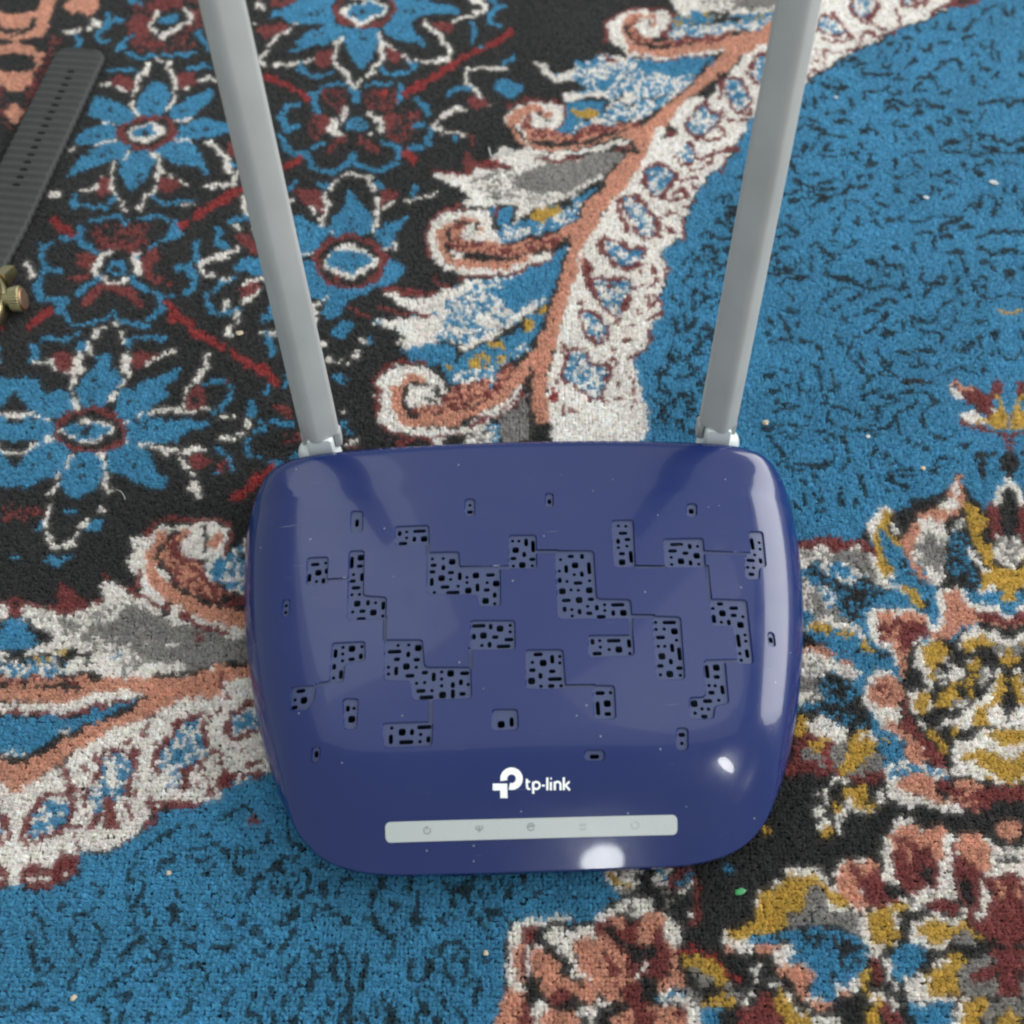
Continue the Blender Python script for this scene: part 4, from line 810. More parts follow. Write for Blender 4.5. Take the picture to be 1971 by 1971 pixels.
# ---- tile D (1471,0)
T(1471,0,500)
L('R',26,'300,560 400,520 440,500 430,390 560,390 700,350 740,260 900,250 960,230'); L('R',30,'960,90 1010,160 960,240'); L('R',34,'1240,100 1320,50 1560,20 1640,-30')
def spot(bp,rs,c='M'):
    P('R',bp,grow=25); P(c,bp)
    for s in rs: L('R',28,s)
spot('400,170 440,110 500,150 570,200 580,250 480,240 420,220',['420,290 500,310 600,300','500,70 540,140','610,220 640,290'])
spot('670,20 760,-10 840,30 800,90 720,130 670,70',['640,20 660,110','720,170 820,190 900,210','780,120 800,180'])
spot('1000,-60 1100,-60 1090,20 1030,40',['1120,40 1210,30 1200,0'])
L('O',60,'-200,290 -60,250 30,210 300,-10 420,-60'); DR('370,370 360,410 365,470 370,520 340,300',28)
for s in ['1140,170 1160,230','1260,190 1280,160','1370,150 1380,210 1420,210','1540,120 1530,200 1470,230','1020,290 1110,300','920,330 960,300','1000,340 960,410','1070,350 1050,400','1150,340 1200,400 1240,350 1230,400','1310,325 1390,300','820,430 870,380 900,440','1500,320 1480,280 1550,255','570,485 640,445 700,440','660,490 740,460','730,510 740,550 930,545','850,490 920,490 960,450','1050,500 1120,450','1300,460 1400,440 1450,480 1510,540','1290,520 1330,480','1140,575 1230,570','1250,550 1280,640','1100,640 1180,600','1550,560 1560,620','1080,670 1190,660','1310,670 1370,690','1640,610 1640,660','1740,540 1700,580','450,570 500,600','550,600 620,640','490,660 600,655','330,600 350,630','420,640 460,645','940,600 980,570 1040,600','770,680 740,700 760,760','780,690 910,660','910,710 960,710 1010,680','890,765 1100,760 1220,760','1210,780 1320,790','910,805 1000,800','1090,850 1120,800 1170,830','960,880 970,920 1090,935','1590,770 1700,745 1830,745','1640,810 1620,880','1790,780 1820,820','310,740 300,800','370,730 380,800','440,730 470,730','500,690 560,690','640,720 660,790','460,830 600,830','530,910 580,890 650,900','280,880 400,895','250,965 340,945 410,940','340,970 450,990 590,1015','440,960 440,1000 350,1070','740,950 800,980','820,990 850,1030','690,950 760,990','760,920 770,950','700,1050 740,1100','960,990 1000,1060','1070,990 1090,1060','1130,1000 1150,1050','1210,940 1250,1030','1270,890 1380,950','1330,870 1390,920','1430,820 1510,830','1480,870 1540,900','1480,970 1480,1010','1580,960 1560,1000 1650,1030 1780,1055','1340,1075 1430,1060 1520,1030 1540,1070','1310,1110 1400,1140 1530,1140','1510,1090 1540,1110','1600,1050 1630,1110 1730,1110','1540,1145 1700,1140 1820,1120','280,1070 280,1130','350,1080 340,1110','420,1100 460,1070 490,1060','440,1110 490,1100','570,1090 590,1140','630,1130 690,1140 710,1180','790,1130 790,1180','750,1220 820,1220','760,1190 820,1195','730,1280 690,1330','250,1160 190,1210 250,1265','400,1140 450,1170 530,1180','540,1220 570,1280 580,1360 640,1370','300,1290 420,1280','960,1190 970,1260','1030,1165 1110,1135 1190,1130','1100,1200 1140,1250','1050,1310 1140,1275','980,1320 1010,1290','1250,1290 1290,1300 1380,1285','1410,1300 1490,1310','1550,1250 1580,1220 1680,1200 1720,1240','1560,1260 1580,1300 1640,1310','1340,1350 1420,1355','1480,1220 1490,1250','1760,1220 1830,1180','1240,1390 1240,1450','1290,1390 1310,1430','1350,1470 1420,1440','1150,1460 1210,1480','780,1310 810,1350','590,1440 650,1390 750,1370','330,1430 450,1420 510,1400','320,1380 440,1370 500,1330','210,1330 250,1340','250,1355 300,1360','200,1410 260,1410','140,1450 190,1450','190,1490 310,1460 480,1470','360,1525 460,1490 580,1440','630,1500 740,1530','800,1470 830,1440','820,1500 900,1530','600,1490 590,1580','490,1560 480,1600','790,1560 780,1600 860,1585','960,1380 1000,1440','1080,1490 1110,1510','1510,1570 1560,1530 1620,1510','1620,1460 1590,1560','1660,1450 1700,1520 1690,1610','1780,1390 1770,1430','1740,1480 1750,1540','930,1600 930,1640 1030,1610','1080,1660 1180,1640 1240,1620','1300,1680 1400,1650 1490,1610','1340,1610 1450,1620','1120,1750 1260,1720 1360,1690','1310,1755 1400,1750','1440,1680 1540,1680','1570,1750 1700,1740 1830,1720','1580,1780 1570,1830','810,1650 870,1700','680,1640 720,1690','540,1630 530,1730','300,1590 340,1640 300,1660','180,1600 210,1640','80,1600 90,1690','140,1670 200,1700 250,1740 50,1740','1250,1770 1260,1840','1340,1880 1460,1885','1590,1860 1700,1870 1830,1850','120,1830 210,1825','340,1830 400,1820','400,1840 470,1890 560,1890','680,1800 650,1840 580,1860','480,1780 510,1785','960,1850 990,1860','1100,1800 1120,1880','60,1900 120,1870','870,1910 890,1930','1680,340 1700,420','1620,80 1720,40','1580,110 1570,150','1790,60 1800,110','1680,130 1690,170','1580,300 1600,320','1700,300 1700,340','1740,390 1730,450','1620,350 1640,360','1540,420 1570,420','1600,480 1660,520']: L('k',27,s)
# ---- tile G (1471,490)
T(1471,490,500)
for s in ['50,10 30,60','100,30 70,100','210,40 220,100 90,110','0,140 80,140 200,130','280,20 270,90','350,20 350,140','90,220 180,190 290,180','180,270 210,360','460,60 470,130 500,170 620,195 720,225 780,170','520,20 480,60','760,60 830,60','820,60 830,130','880,0 900,60 880,150','910,90 1000,80 1030,110','1030,120 1050,180 1010,230','1000,260 1070,255','840,240 960,235','750,265 820,260','530,280 600,240','610,330 670,300','700,300 740,300','820,355 960,340','870,330 980,350','670,450 740,410 850,410','400,400 420,460 530,430','420,370 400,440','480,310 430,350','540,370 500,400','1160,110 1170,190 1220,230','1310,150 1320,210 1250,230 1190,290','1240,210 1300,170','1060,310 1150,315','1350,340 1310,380','1380,340 1430,310','1280,400 1290,440 1240,520 1160,490','1410,200 1440,290','1400,130 1430,180','1480,90 1510,170 1560,240 1580,280','1350,65 1420,60','1450,0 1470,70 1500,130','1560,180 1630,170 1640,260','1620,300 1700,310 1830,300','1650,330 1600,290','1790,110 1800,200','1590,70 1680,60 1710,100','590,460 600,520','550,550 530,600 570,680 640,770 660,830','650,780 720,860 800,910','640,600 680,620','630,650 640,710','690,740 740,800','730,570 800,550 820,590','840,520 880,480 920,430','960,490 950,540','870,610 940,600 960,580 880,560','1020,470 1040,550','1090,460 1110,540','1150,570 1190,590','1220,600 1310,590 1380,540','1310,600 1310,660','1010,735 1160,720 1260,690','1090,840 1200,835','1130,770 1170,830','1270,800 1300,800','830,690 870,760 960,810','880,800 900,850 1000,900','860,890 900,890','740,980 760,920','700,1000 730,970','720,1060 800,1030 880,1000','870,1060 980,1040','940,1030 970,1060','780,1130 860,1120 1010,1090','800,1110 790,1150','850,1150 840,1260 880,1320','880,1300 960,1250 1000,1180','1010,1190 1120,1090','990,1240 1010,1330','1000,1020 1110,1020 1190,1030 1270,1080','1250,1090 1180,1180 1150,1240 1190,1300','1220,1320 1300,1350 1360,1345','1310,880 1390,850 1480,830','20,480 50,540 30,590','110,460 150,540 190,600 200,640','160,420 230,430','240,500 250,560','20,660 90,630 200,640','260,640 310,665 370,650','400,680 430,770 390,790','280,780 240,820','390,850 410,950 430,1010','350,830 390,850','510,860 500,920 540,1000','480,1000 530,990','450,1040 460,1080 420,1140','430,1135 550,1135','0,840 100,840 160,870','0,900 60,890','250,890 260,970 270,1040','310,1040 330,1090','20,1030 130,1000','140,960 190,990','80,1080 100,1110 180,1100','40,1160 130,1160 240,1120','290,1210 360,1210','470,1180 480,1240 560,1270','570,1160 640,1160 730,1220','590,1270 600,1300','640,1300 760,1310 820,1340','770,1240 790,1300','70,1270 230,1265','0,1300 60,1290','250,1290 350,1280','120,1320 180,1340','210,1355 270,1355','370,1330 450,1310 520,1340','450,1370 500,1400 510,1490','560,1350 620,1430 650,1520 620,1580','560,1600 600,1590','250,1550 350,1555 470,1545','270,1610 310,1590','160,1590 240,1590','20,1340 90,1420 150,1490 170,1520','90,1550 170,1530','370,1590 380,1700','280,1680 300,1720','430,1740 430,1800','380,1800 430,1850','560,1740 560,1830','550,1830 600,1840','680,1800 680,1870','740,1730 740,1790','800,1430 790,1520 770,1600','870,1500 900,1500','730,1650 710,1710','850,1620 880,1720','920,1640 960,1690 1040,1720','930,1550 970,1550','980,1600 1100,1590','1010,1660 1100,1650','1070,1710 1060,1740','1070,1370 1080,1400','1100,1450 1150,1410','1160,1460 1220,1450','1220,1590 1290,1520 1340,1510','1250,1590 1280,1620','1390,1540 1470,1555','1430,1420 1510,1410','1470,1440 1490,1450','1070,1820 1160,1820','910,1750 930,1770','1430,440 1400,510','1500,340 1480,380','1590,360 1570,400','1500,530 1560,500 1640,480','1410,660 1420,710 1500,700','1470,640 1530,660','1660,570 1680,580','1730,560 1720,620','1600,600 1590,660','1680,680 1680,740','1590,700 1590,790','1640,840 1630,900','1550,840 1560,880','1730,700 1760,760 1820,780','300,1800 310,1880','220,1850 240,1900','380,1900 440,1890']: L('k',29,s)
L('K',50,'1030,945 1230,940'); P('K','1550,1480 1640,1490 1640,1580 1610,1680 1570,1610'); P('K','1760,1490 1990,1450 1990,1660 1790,1640'); L('K',30,'1650,1480 1710,1470')
P('R','1380,940 1480,960 1560,1000 1660,1040 1730,920 1760,1010 1700,1100 1690,1180 1620,1190 1540,1140 1460,1070'); P('O','1400,950 1500,970 1560,1030 1460,1030'); P('W','1350,940 1400,990 1460,1080 1410,1080 1370,1010'); P('K','1510,1110 1560,1130 1640,1180 1560,1160'); P('W','1480,1190 1520,1160 1600,1200 1680,1190 1710,1140 1740,1180 1640,1260 1500,1240'); P('Y','1700,1040 1770,1100 1790,1200 1810,1310 1740,1290 1640,1250 1560,1230 1700,1190 1740,1120'); L('R',40,'1480,1250 1560,1280 1700,1320 1780,1350 1810,1440'); P('Y','1700,410 1830,410 1990,400 1990,470 1800,450'); P('G','1800,1180 1990,1140 1990,1420 1840,1420')
# ---- tile H (1471,980) palmette
T(1471,980,500)
P('B','0,150 200,180 400,190 700,230 780,250 860,80 1000,240 1100,330 1300,560 1700,620 2100,640 2100,1000 1100,1100 1000,1900 900,1900 700,1400 280,900 -200,900 -200,150')
P('K','1690,40 1760,-60 1800,-160 2200,-200 2200,350 1830,310 1740,180'); P('R','1640,0 1690,-60 1750,-40 1760,160 1830,310 1770,300 1690,180'); P('W','1700,-60 1740,-180 1810,-240 1830,-200 1740,-60')
# cream/grey petal left
P('R','200,230 380,210 470,190 520,230 680,220 800,270 800,330 400,340 240,290'); P('W','-100,300 260,260 350,290 400,240 470,270 480,320 560,330 680,260 720,310 800,330 860,480 950,580 880,600 700,520 400,480 280,450 -100,430'); P('Q','280,300 500,330 740,320 800,440 860,530 740,560 640,480 420,450 280,380'); P('G','480,360 600,310 760,340 820,450 820,530 700,480 560,430'); P('M','500,400 620,420 700,500 560,540 480,480')
P('Q','270,500 380,560 460,640 540,780 640,840 700,900 560,880 380,780 200,740 100,700 100,500'); P('G','340,600 500,600 540,740 640,830 560,830 380,740'); P('J','330,400 430,390 440,470 560,550 740,520 850,550 960,610 820,660 740,760 720,860 640,840 540,780 530,650 420,560 340,480'); P('M','400,560 520,640 520,720 440,700')
P('Y','820,100 860,80 890,0 930,20 920,110 990,220 1060,290 960,240 910,150 870,130 870,220 910,360 930,500 880,530 840,420 810,250'); P('W','820,40 870,-30 940,-30 930,30 900,0 880,60 850,110 800,230 770,140'); L('W',30,'940,100 1010,200'); L('W',34,'810,340 860,480 950,560 1000,600'); L('W',24,'940,490 960,560'); P('Y','1000,570 1080,580 1180,680 1150,720 1040,650'); L('W',30,'970,580 1040,640')
DK('1010,390 1030,430 1060,480 1100,500 1160,560 1200,700 1190,730 1220,670 430,980 520,1010 600,1040 700,1050 360,1280 860,1110 830,1060 900,1080',50)
# second petal (upper centre)
P('O','1110,90 1160,20 1270,0 1280,-40 1330,-80 1440,-260 1480,-180 1500,-60 1420,40 1300,120 1210,140 1160,200 1120,200 1100,300 1120,400 1200,500 1280,540 1130,520 1070,400 1020,240'); P('W','1150,80 1240,50 1290,100 1330,80 1360,140 1350,200 1290,220 1220,160 1170,140'); P('Q','1120,200 1210,130 1290,220 1370,190 1400,130 1460,60 1500,100 1460,170 1380,300 1340,370 1360,480 1300,540 1200,480 1110,360'); P('G','1200,150 1290,240 1330,330 1310,420 1250,440 1200,340 1150,310'); P('W','1200,420 1330,520 1300,550 1200,490'); P('W','1300,-40 1400,-80 1440,-40 1380,40 1310,10'); P('W','1420,-220 1440,-240 1450,-120 1400,-60')
P('J','1400,180 1500,150 1510,260 1520,360 1560,460 1600,590 1540,560 1480,480 1360,480 1400,380 1340,330'); P('Y','1470,-60 1530,-20 1640,80 1640,130 1600,200 1690,250 1730,280 1690,420 1760,450 1830,400 2000,420 2000,680 1790,670 1740,600 1620,600 1600,560 1620,480 1660,440 1620,360 1570,290 1530,180 1520,80'); L('W',40,'1510,270 1560,360 1610,440'); L('W',34,'1590,560 1620,620 1700,600'); P('Q','1700,300 1830,330 2000,300 2000,420 1760,420'); P('W','1620,450 1680,430 1660,480'); P('Q','1740,170 1800,230 1830,310 2000,330 2000,400 1760,400 1690,300')
# salmon petals
P('W','760,780 830,740 960,740 1120,730 1200,790 1280,870 1280,910 1200,940 1000,1180 930,1080 900,1060 800,990 770,900'); P('O','830,780 940,760 960,850 1060,760 1180,800 1240,900 1160,960 1050,1090 1050,1270 980,1160 970,1060 940,970 870,980 830,880'); P('R','960,790 1060,840 1100,820 1200,840 1240,930 1100,990 1050,1060 1000,1040 1000,920'); P('S','830,850 960,830 1000,930 960,980 840,950')
P('W','1290,600 1400,590 1430,560 1500,640 1540,690 1640,680 1740,720 1760,760 1900,790 1900,880 1600,850 1280,920 1280,780'); P('O','1310,640 1430,600 1480,680 1560,760 1740,790 1900,860 1800,880 1600,850 1460,900 1320,960 1230,970 1320,860 1360,760'); P('R','1560,760 1700,740 1840,840 2000,860 2000,930 1840,900 1700,840 1580,810'); P('W','1540,700 1640,690 1730,740 1640,760 1560,740')
# grey-cream petal row 2
L('W',44,'300,900 440,820 520,860 650,890 720,960'); P('Y','320,880 400,850 510,880 480,910 400,920'); P('Y','530,930 600,900 640,930 600,950'); P('Y','710,990 740,950 780,1010 790,1040 770,1090 740,1040')
P('O','280,1040 360,1020 480,1050 560,1130 640,1120 640,1180 400,1150 280,1130'); P('W','100,1150 330,1060 430,1100 540,1120 640,1180 720,1220 660,1260 480,1210 300,1210 100,1260'); P('Q','100,1240 380,1120 500,1180 620,1230 680,1290 600,1400 380,1420 280,1440 100,1400'); P('G','280,1250 380,1260 380,1370 290,1380'); P('J','380,1250 420,1230 540,1220 640,1280 700,1380 640,1440 520,1500 620,1480 800,1620 820,1680 620,1620 420,1530 200,1500 250,1450 400,1450 420,1360'); P('W','100,1380 290,1370 330,1420 250,1450')
# salmon lower
P('W','780,1260 840,1180 960,1230 1030,1340 1000,1500 1000,1620 1030,1720 920,1660 820,1540 740,1470 720,1370'); P('O','760,1370 860,1260 950,1240 1030,1320 1010,1440 900,1470 800,1430'); P('S','840,1330 920,1310 960,1380 900,1440'); P('O','900,1550 1000,1620 1060,1650 1140,1780 1200,1850 1030,1860 1030,1720 930,1650'); P('R','1040,1500 1020,1440 1060,1380 1060,1500 1140,1640 1240,1740 1400,1850 1440,1960 1300,1920 1160,1800 1100,1680 1010,1660'); P('O','1030,1700 1130,1740 1190,1860 1060,1880')
# yellow/black right flower
P('K','1060,1060 1130,1000 1370,960 1460,920 1640,840 1780,880 2100,950 2100,2000 1430,2000 1340,1820 1160,1640 1060,1400 1060,1240'); P('W','1100,1090 1140,1020 1200,990 1360,1010 1360,1130 1260,1180 1230,1340 1180,1280 1110,1180'); P('Y','1150,1060 1240,1000 1350,1010 1370,1090 1280,1170 1240,1310 1200,1180'); P('Q','1260,1190 1340,1200 1340,1290 1280,1300'); P('W','1370,1180 1400,1150 1490,1230 1440,1290 1370,1260')
P('W','1450,1000 1500,900 1650,890 1800,940 2000,960 2000,1200 1760,1100 1700,1000 1560,1040 1470,1100 1540,1110 1500,1150'); P('Y','1480,1000 1600,930 1720,980 1830,1000 2000,1030 2000,1200 1830,1180 1740,1120 1780,1060 1700,1000 1540,1040 1460,1060'); P('G','1700,1020 1800,1000 1790,1080 1730,1080'); P('Q','1580,1200 1680,1160 1690,1240 1600,1320'); L('Y',50,'1520,1180 1580,1140 1600,1090'); L('Y',44,'1560,1230 1540,1290'); P('W','1720,1180 1790,1210 1780,1330 1740,1420 1830,1600 1560,1600 1500,1500 1600,1400 1700,1300'); P('Y','1740,1230 1790,1300 1760,1430 1640,1500 1660,1600 1540,1600 1560,1500 1680,1420'); P('W','1070,1380 1140,1340 1220,1360 1240,1440 1180,1500 1100,1520'); P('Y','1090,1440 1200,1360 1230,1430 1160,1500'); P('Y','1250,1450 1310,1370 1400,1290 1540,1330 1540,1420 1440,1450 1330,1460'); P('K','1420,1330 1520,1340 1470,1400'); P('Q','1390,1440 1520,1410 1500,1450 1400,1480'); P('W','1300,1610 1340,1550 1430,1560 1500,1490 1540,1600 1440,1640 1380,1620'); P('Y','1370,1640 1440,1630 1450,1670 1400,1690'); P('W','1390,1780 1490,1720 1640,1650 1830,1620 2000,1640 2000,2000 1460,2000 1410,1900'); P('Y','1480,1840 1640,1800 1830,1860 2000,1800 2000,2000 1560,2000'); P('Y','1640,1690 1830,1640 2000,1680 1820,1760'); L('W',44,'1140,1560 1190,1600'); L('Y',44,'1210,1650 1280,1720 1340,1790'); P('G','1190,1500 1230,1560 1330,1640 1290,1650')
# lower-left flower piece
P('R','180,1900 240,1700 420,1660 600,1740 900,1880 940,1960 180,1990'); P('Y','230,1560 300,1540 340,1640 260,1680'); P('W','300,1600 400,1550 480,1540 560,1600 620,1660 560,1740 440,1720 360,1660'); P('Y','330,1740 400,1720 500,1700 400,1820 330,1800'); P('G','260,1780 400,1820 480,1800 560,1740 660,1730 640,1860 560,1930 400,1890 280,1850'); P('Y','620,1720 720,1650 840,1700 820,1800 740,1870 640,1930 540,2000 600,1880'); P('W','700,1720 780,1650 840,1690 820,1740 760,1720'); P('G','740,1870 840,1790 900,1830 860,1900 760,1960'); L('Y',36,'860,1690 900,1730'); P('B','930,1770 1010,1740 1030,1860 980,1960 900,1930'); L('r',50,'460,1830 480,1960'); P('M','940,1900 1240,1890 1340,1990 900,2010')
# ---- tile J (980,1600)
T(980,1600,500)
P('B','-2400,100 650,100 830,470 700,580 640,640 480,680 240,660 0,690 -40,900 -60,2000 -2400,2000',0)
L('K',30,'80,340 100,400'); L('K',30,'220,450 180,480'); L('K',30,'470,450 480,490'); L('K',20,'580,330 590,340')
P('K','820,440 960,250 1100,220 1600,200 1900,300 1860,600 1640,720 1560,760 1560,880 1700,940 1900,900 2400,900 2400,1600 1400,1600 1500,1100 1260,900 1280,720 1140,580 980,560 900,520')
P('W','690,270 760,250 840,340 920,260 980,270 920,350 940,420 860,440 760,440'); L('Y',50,'760,310 820,380 900,420'); P('G','820,430 920,420 900,460 830,470'); P('K','940,340 1000,280 1110,290 1100,400 980,440'); P('M','1080,290 1190,270 1160,390 1090,400'); L('R',60,'1340,280 1220,330 1190,400 1240,430'); L('R',60,'1370,350 1390,480 1370,670'); L('B',40,'1330,330 1270,390'); L('W',34,'1330,390 1270,460'); E_('G',1170,450,34,30); E_('G',1180,540,30,22); E_('W',1335,615,22,20); P('B','1560,260 1670,250 1660,300 1590,290')
P('W','20,700 160,650 430,630 440,670 220,690 100,700 60,840 0,820'); P('R','90,720 220,690 220,760 160,860 90,820'); P('K','220,700 420,670 480,700 640,670 640,720 290,720 260,800 180,850'); P('W','280,740 380,720 640,710 650,800 480,830 490,960 430,960 350,900 270,800'); P('K','220,880 280,830 360,890 440,940 440,1090 390,1080 300,960'); P('W','180,830 240,820 240,870 190,870')
P('W','630,640 700,580 800,540 900,510 960,510 1030,500 1100,590 1160,620 1230,680 1280,760 1250,860 1150,800 1100,640 960,660 800,600 660,700'); P('K','890,540 940,560 930,610 890,600'); P('R','640,660 720,640 800,620 880,680 960,660 1100,680 1150,800 1200,900 1180,1060 1080,1160 980,1100 1000,1240 1100,1280 1300,1330 1360,1440 900,1440 860,1260 760,1080 710,960 720,880 640,760'); P('O','960,660 1060,590 1160,640 1090,720 1060,800 1000,830 950,760'); P('O','780,620 860,680 840,750 780,700'); P('O','470,820 640,800 680,760 760,820 840,900 870,1020 860,1060 780,940 700,880 720,1000 780,1100 830,1230 760,1260 640,1230 560,1230 510,960'); P('K','700,700 800,740 900,850 1100,860 1120,930 960,980 900,1000 860,880 760,780'); P('O','1150,800 1240,870 1280,1080 1260,1150 1100,1190 1080,1150 1200,1050 1210,930'); P('O','770,1080 940,1060 940,1120 820,1130'); L('W',34,'950,1070 1030,1000'); P('K','960,1090 1080,1090 1080,1240 1000,1180')
P('O','20,860 100,830 130,880 120,1100 60,1110 40,960'); P('W','-20,840 20,860 60,1100 100,1180 0,1200'); L('R',40,'90,880 100,1080'); P('O','180,860 300,920 380,980 380,1080 440,1100 640,1230 560,1260 440,1180 300,1280 220,1180 260,1080 180,1060'); L('W',50,'130,880 140,1060'); P('W','460,1010 500,960 540,1080 470,1100'); L('W',34,'570,1060 590,1120'); P('K','130,1100 190,1090 200,1200 260,1240 200,1310 110,1240'); P('R','320,1180 420,1150 440,1260 320,1300'); P('K','310,1300 440,1260 520,1290 440,1350'); P('W','160,1320 250,1270 290,1300 210,1440 190,1380'); P('W','490,1330 560,1260 630,1320 560,1380 470,1360'); P('O','-60,1200 110,1190 90,1320 40,1440 -60,1600'); P('R','100,1280 160,1360 200,1440 60,1440'); P('O','240,1360 400,1320 480,1380 700,1400 900,1300 880,1440 700,1600 240,1600'); L('W',50,'640,1280 700,1290'); P('O','1060,1290 1250,1300 1220,1360 1360,1440 1160,1600 1080,1400')
P('M','1090,1230 1240,1150 1360,1170 1420,1240 1220,1280'); P('G','1200,1180 1320,1150 1440,1240 1400,1300 1300,1220'); P('W','1200,1250 1260,1220 1340,1280 1450,1370 1480,1440 1360,1420 1280,1310'); L('r',34,'1270,900 1400,890 1520,960 1640,1060 1760,1110'); P('Y','1280,930 1380,930 1500,960 1620,1100 1580,1150 1500,1120 1440,1020 1330,1010'); P('G','1340,1040 1460,1040 1520,1130 1400,1130'); P('G','1620,1130 1760,1120 1800,1180 1660,1270 1580,1180'); P('Y','1420,1260 1600,1220 1680,1260 1600,1300 1440,1300'); P('B','1420,1320 1560,1300 1500,1440 1460,1400'); L('W',50,'1830,1020 1840,1110 1810,1180 1930,1170'); L('W',50,'1760,1220 1740,1290'); P('R','1700,1310 1900,1290 1900,1440 1720,1400')
P('W','1560,770 1640,720 1660,760 1600,880'); P('Y','1640,740 1820,650 1930,680 1960,740 1800,760 1740,820 1640,790'); P('B','1780,780 1900,740 1990,780 1990,850 1830,850'); P('W','1640,830 1720,800 1810,860 1760,920'); P('O','1580,830 1660,860 1660,900 1600,870'); P('O','1820,850 1990,850 1990,900 1830,890'); P('Y','1850,500 1930,420 2000,400 2000,640 1880,640'); L('W',34,'1870,440 1850,520 1890,620')
# ---- tile I (1471,1471)
T(1471,1471,500)
P('K','-40,0 180,80 460,60 640,110 880,110 1000,240 1260,300 1640,330 1640,520 1300,480 960,420 880,560 860,720 600,680 500,820 380,770 160,790 0,900 -40,940')
L('R',50,'200,30 480,50'); P('R','600,110 760,40 880,20 900,120 720,140'); P('Y','560,40 640,-20 740,-20 640,60 570,100'); P('G','640,60 740,-10 860,0 800,60 660,90')
P('M','880,60 980,10 1160,10 1340,20 1370,120 1250,60 1080,40 920,120'); P('W','890,130 960,110 1040,180 1200,260 1440,310 1440,350 1280,350 1100,300 960,270'); P('O','970,130 1080,60 1230,90 1280,190 1360,300 1260,270 1060,200'); P('R','1260,130 1360,120 1420,180 1840,150 2000,150 2000,260 1760,270 1660,310 1480,290 1360,240'); P('O','1400,110 1480,130 1590,160 1560,200 1420,170'); P('S','1400,230 1540,230 1640,330 1480,330 1390,290'); P('W','1400,20 1560,-20 1680,60 1840,100 1820,140 1700,110 1540,100 1430,90'); P('Y','1600,0 1830,-10 1830,120 1740,100 1640,40')
L('W',36,'500,150 530,110 600,130'); L('W',34,'450,180 460,270'); L('W',34,'390,210 410,250'); E_('W',400,350,42,50); P('Y','590,190 660,200 740,170 770,220 740,260 830,290 800,350 690,350 660,260 610,240'); L('W',50,'630,250 630,310'); L('W',30,'680,350 810,355'); L('Y',46,'540,290 550,340'); L('W',46,'590,350 550,420 540,490'); P('W','390,460 440,400 500,430 480,520 400,530'); P('Y','440,470 490,430 510,470 440,540'); L('W',50,'860,210 860,270'); E_('Y',0,495,24,36)
# red tulips
P('W','870,640 900,520 960,460 960,400 1060,390 1140,470 1330,460 1360,520 1410,520 1640,540 1700,620 1800,600 2000,480 2000,900 1700,900 1300,1010 960,900 900,830 880,740'); P('O','920,500 1020,450 1140,460 1180,560 1190,470 1340,470 1360,580 1300,700 1040,700 960,640 940,560'); P('R','950,700 990,570 1080,540 1150,620 1200,600 1260,680 1330,890 1320,910 1180,920 1080,960 980,870 930,800'); L('O',44,'1050,610 1080,710'); P('K','1150,740 1250,790 1270,870 1180,860'); L('W',56,'1340,580 1360,740 1340,900 1390,1020')
P('O','1430,560 1520,500 1600,530 1680,640 1690,800 1620,780 1540,740 1460,650'); P('R','1390,600 1450,640 1540,740 1580,760 1690,860 1680,980 1620,1060 1570,1130 1500,1070 1440,980 1400,840'); P('K','1450,860 1530,880 1540,1060 1480,1020'); P('R','1700,880 1780,800 2000,800 2000,1400 1790,1340 1640,1280 1480,1160 1620,1080 1700,960'); L('W',50,'1610,890 1640,950 1670,1000 1600,1110'); L('O',44,'1760,880 1760,970'); P('O','1720,420 2000,380 2000,580 1760,560'); E_('K',1770,700,36,26)
P('W','530,800 600,700 640,690 780,690 860,760 900,880 860,1040 700,1090 560,1000'); P('O','560,800 640,700 720,720 780,690 850,740 860,820 740,850 700,940 760,1040 700,1080 560,960 530,880'); P('R','640,740 700,780 760,830 820,760 870,780 910,880 1040,940 1000,1000 860,1050 780,1040 700,920'); P('K','900,890 980,900 1060,940 1000,980 910,960')
# yellow row
P('W','60,900 160,840 190,770 370,770 440,830 540,940 620,1060 580,1090 420,1060 200,880 0,960 -20,920'); P('Y','0,940 80,910 150,840 240,810 380,830 420,890 560,980 620,1060 540,1060 440,960 360,930 300,990 340,1090 240,1130 160,1100 140,1200 60,1260 -40,1240 -40,1020'); P('G','320,930 420,900 460,1000 500,1120 600,1180 480,1220 340,1180 200,1220 140,1190 200,1100 300,1080'); P('G','560,1090 700,1120 740,1220 700,1290 600,1220 500,1160')
P('W','700,1150 780,1090 960,1020 1060,1020 1000,1100 980,1300 900,1360 860,1440 760,1460 740,1340'); P('Y','780,1110 900,1050 1030,1020 1040,1080 960,1140 990,1280 900,1330 800,1320 760,1210'); P('Q','1060,1060 1150,960 1280,960 1220,1060 1100,1120'); L('W',44,'1090,960 1270,940'); P('R','1230,1030 1420,1020 1460,1110 1260,1100'); P('K','1060,1120 1200,1090 1440,1120 1240,1130 1080,1180'); P('W','1070,1200 1160,1160 1240,1130 1440,1140 1500,1180 1400,1240 1330,1380 1200,1370 1080,1310'); P('Y','1110,1220 1220,1160 1330,1180 1480,1170 1500,1230 1380,1260 1330,1360 1220,1340 1200,1260'); P('G','1400,1260 1510,1240 1620,1290 1520,1330 1400,1330'); P('Y','1500,1220 1620,1300 1540,1280'); L('W',56,'1480,1060 1500,1110'); L('W',44,'1590,1130 1640,1040')
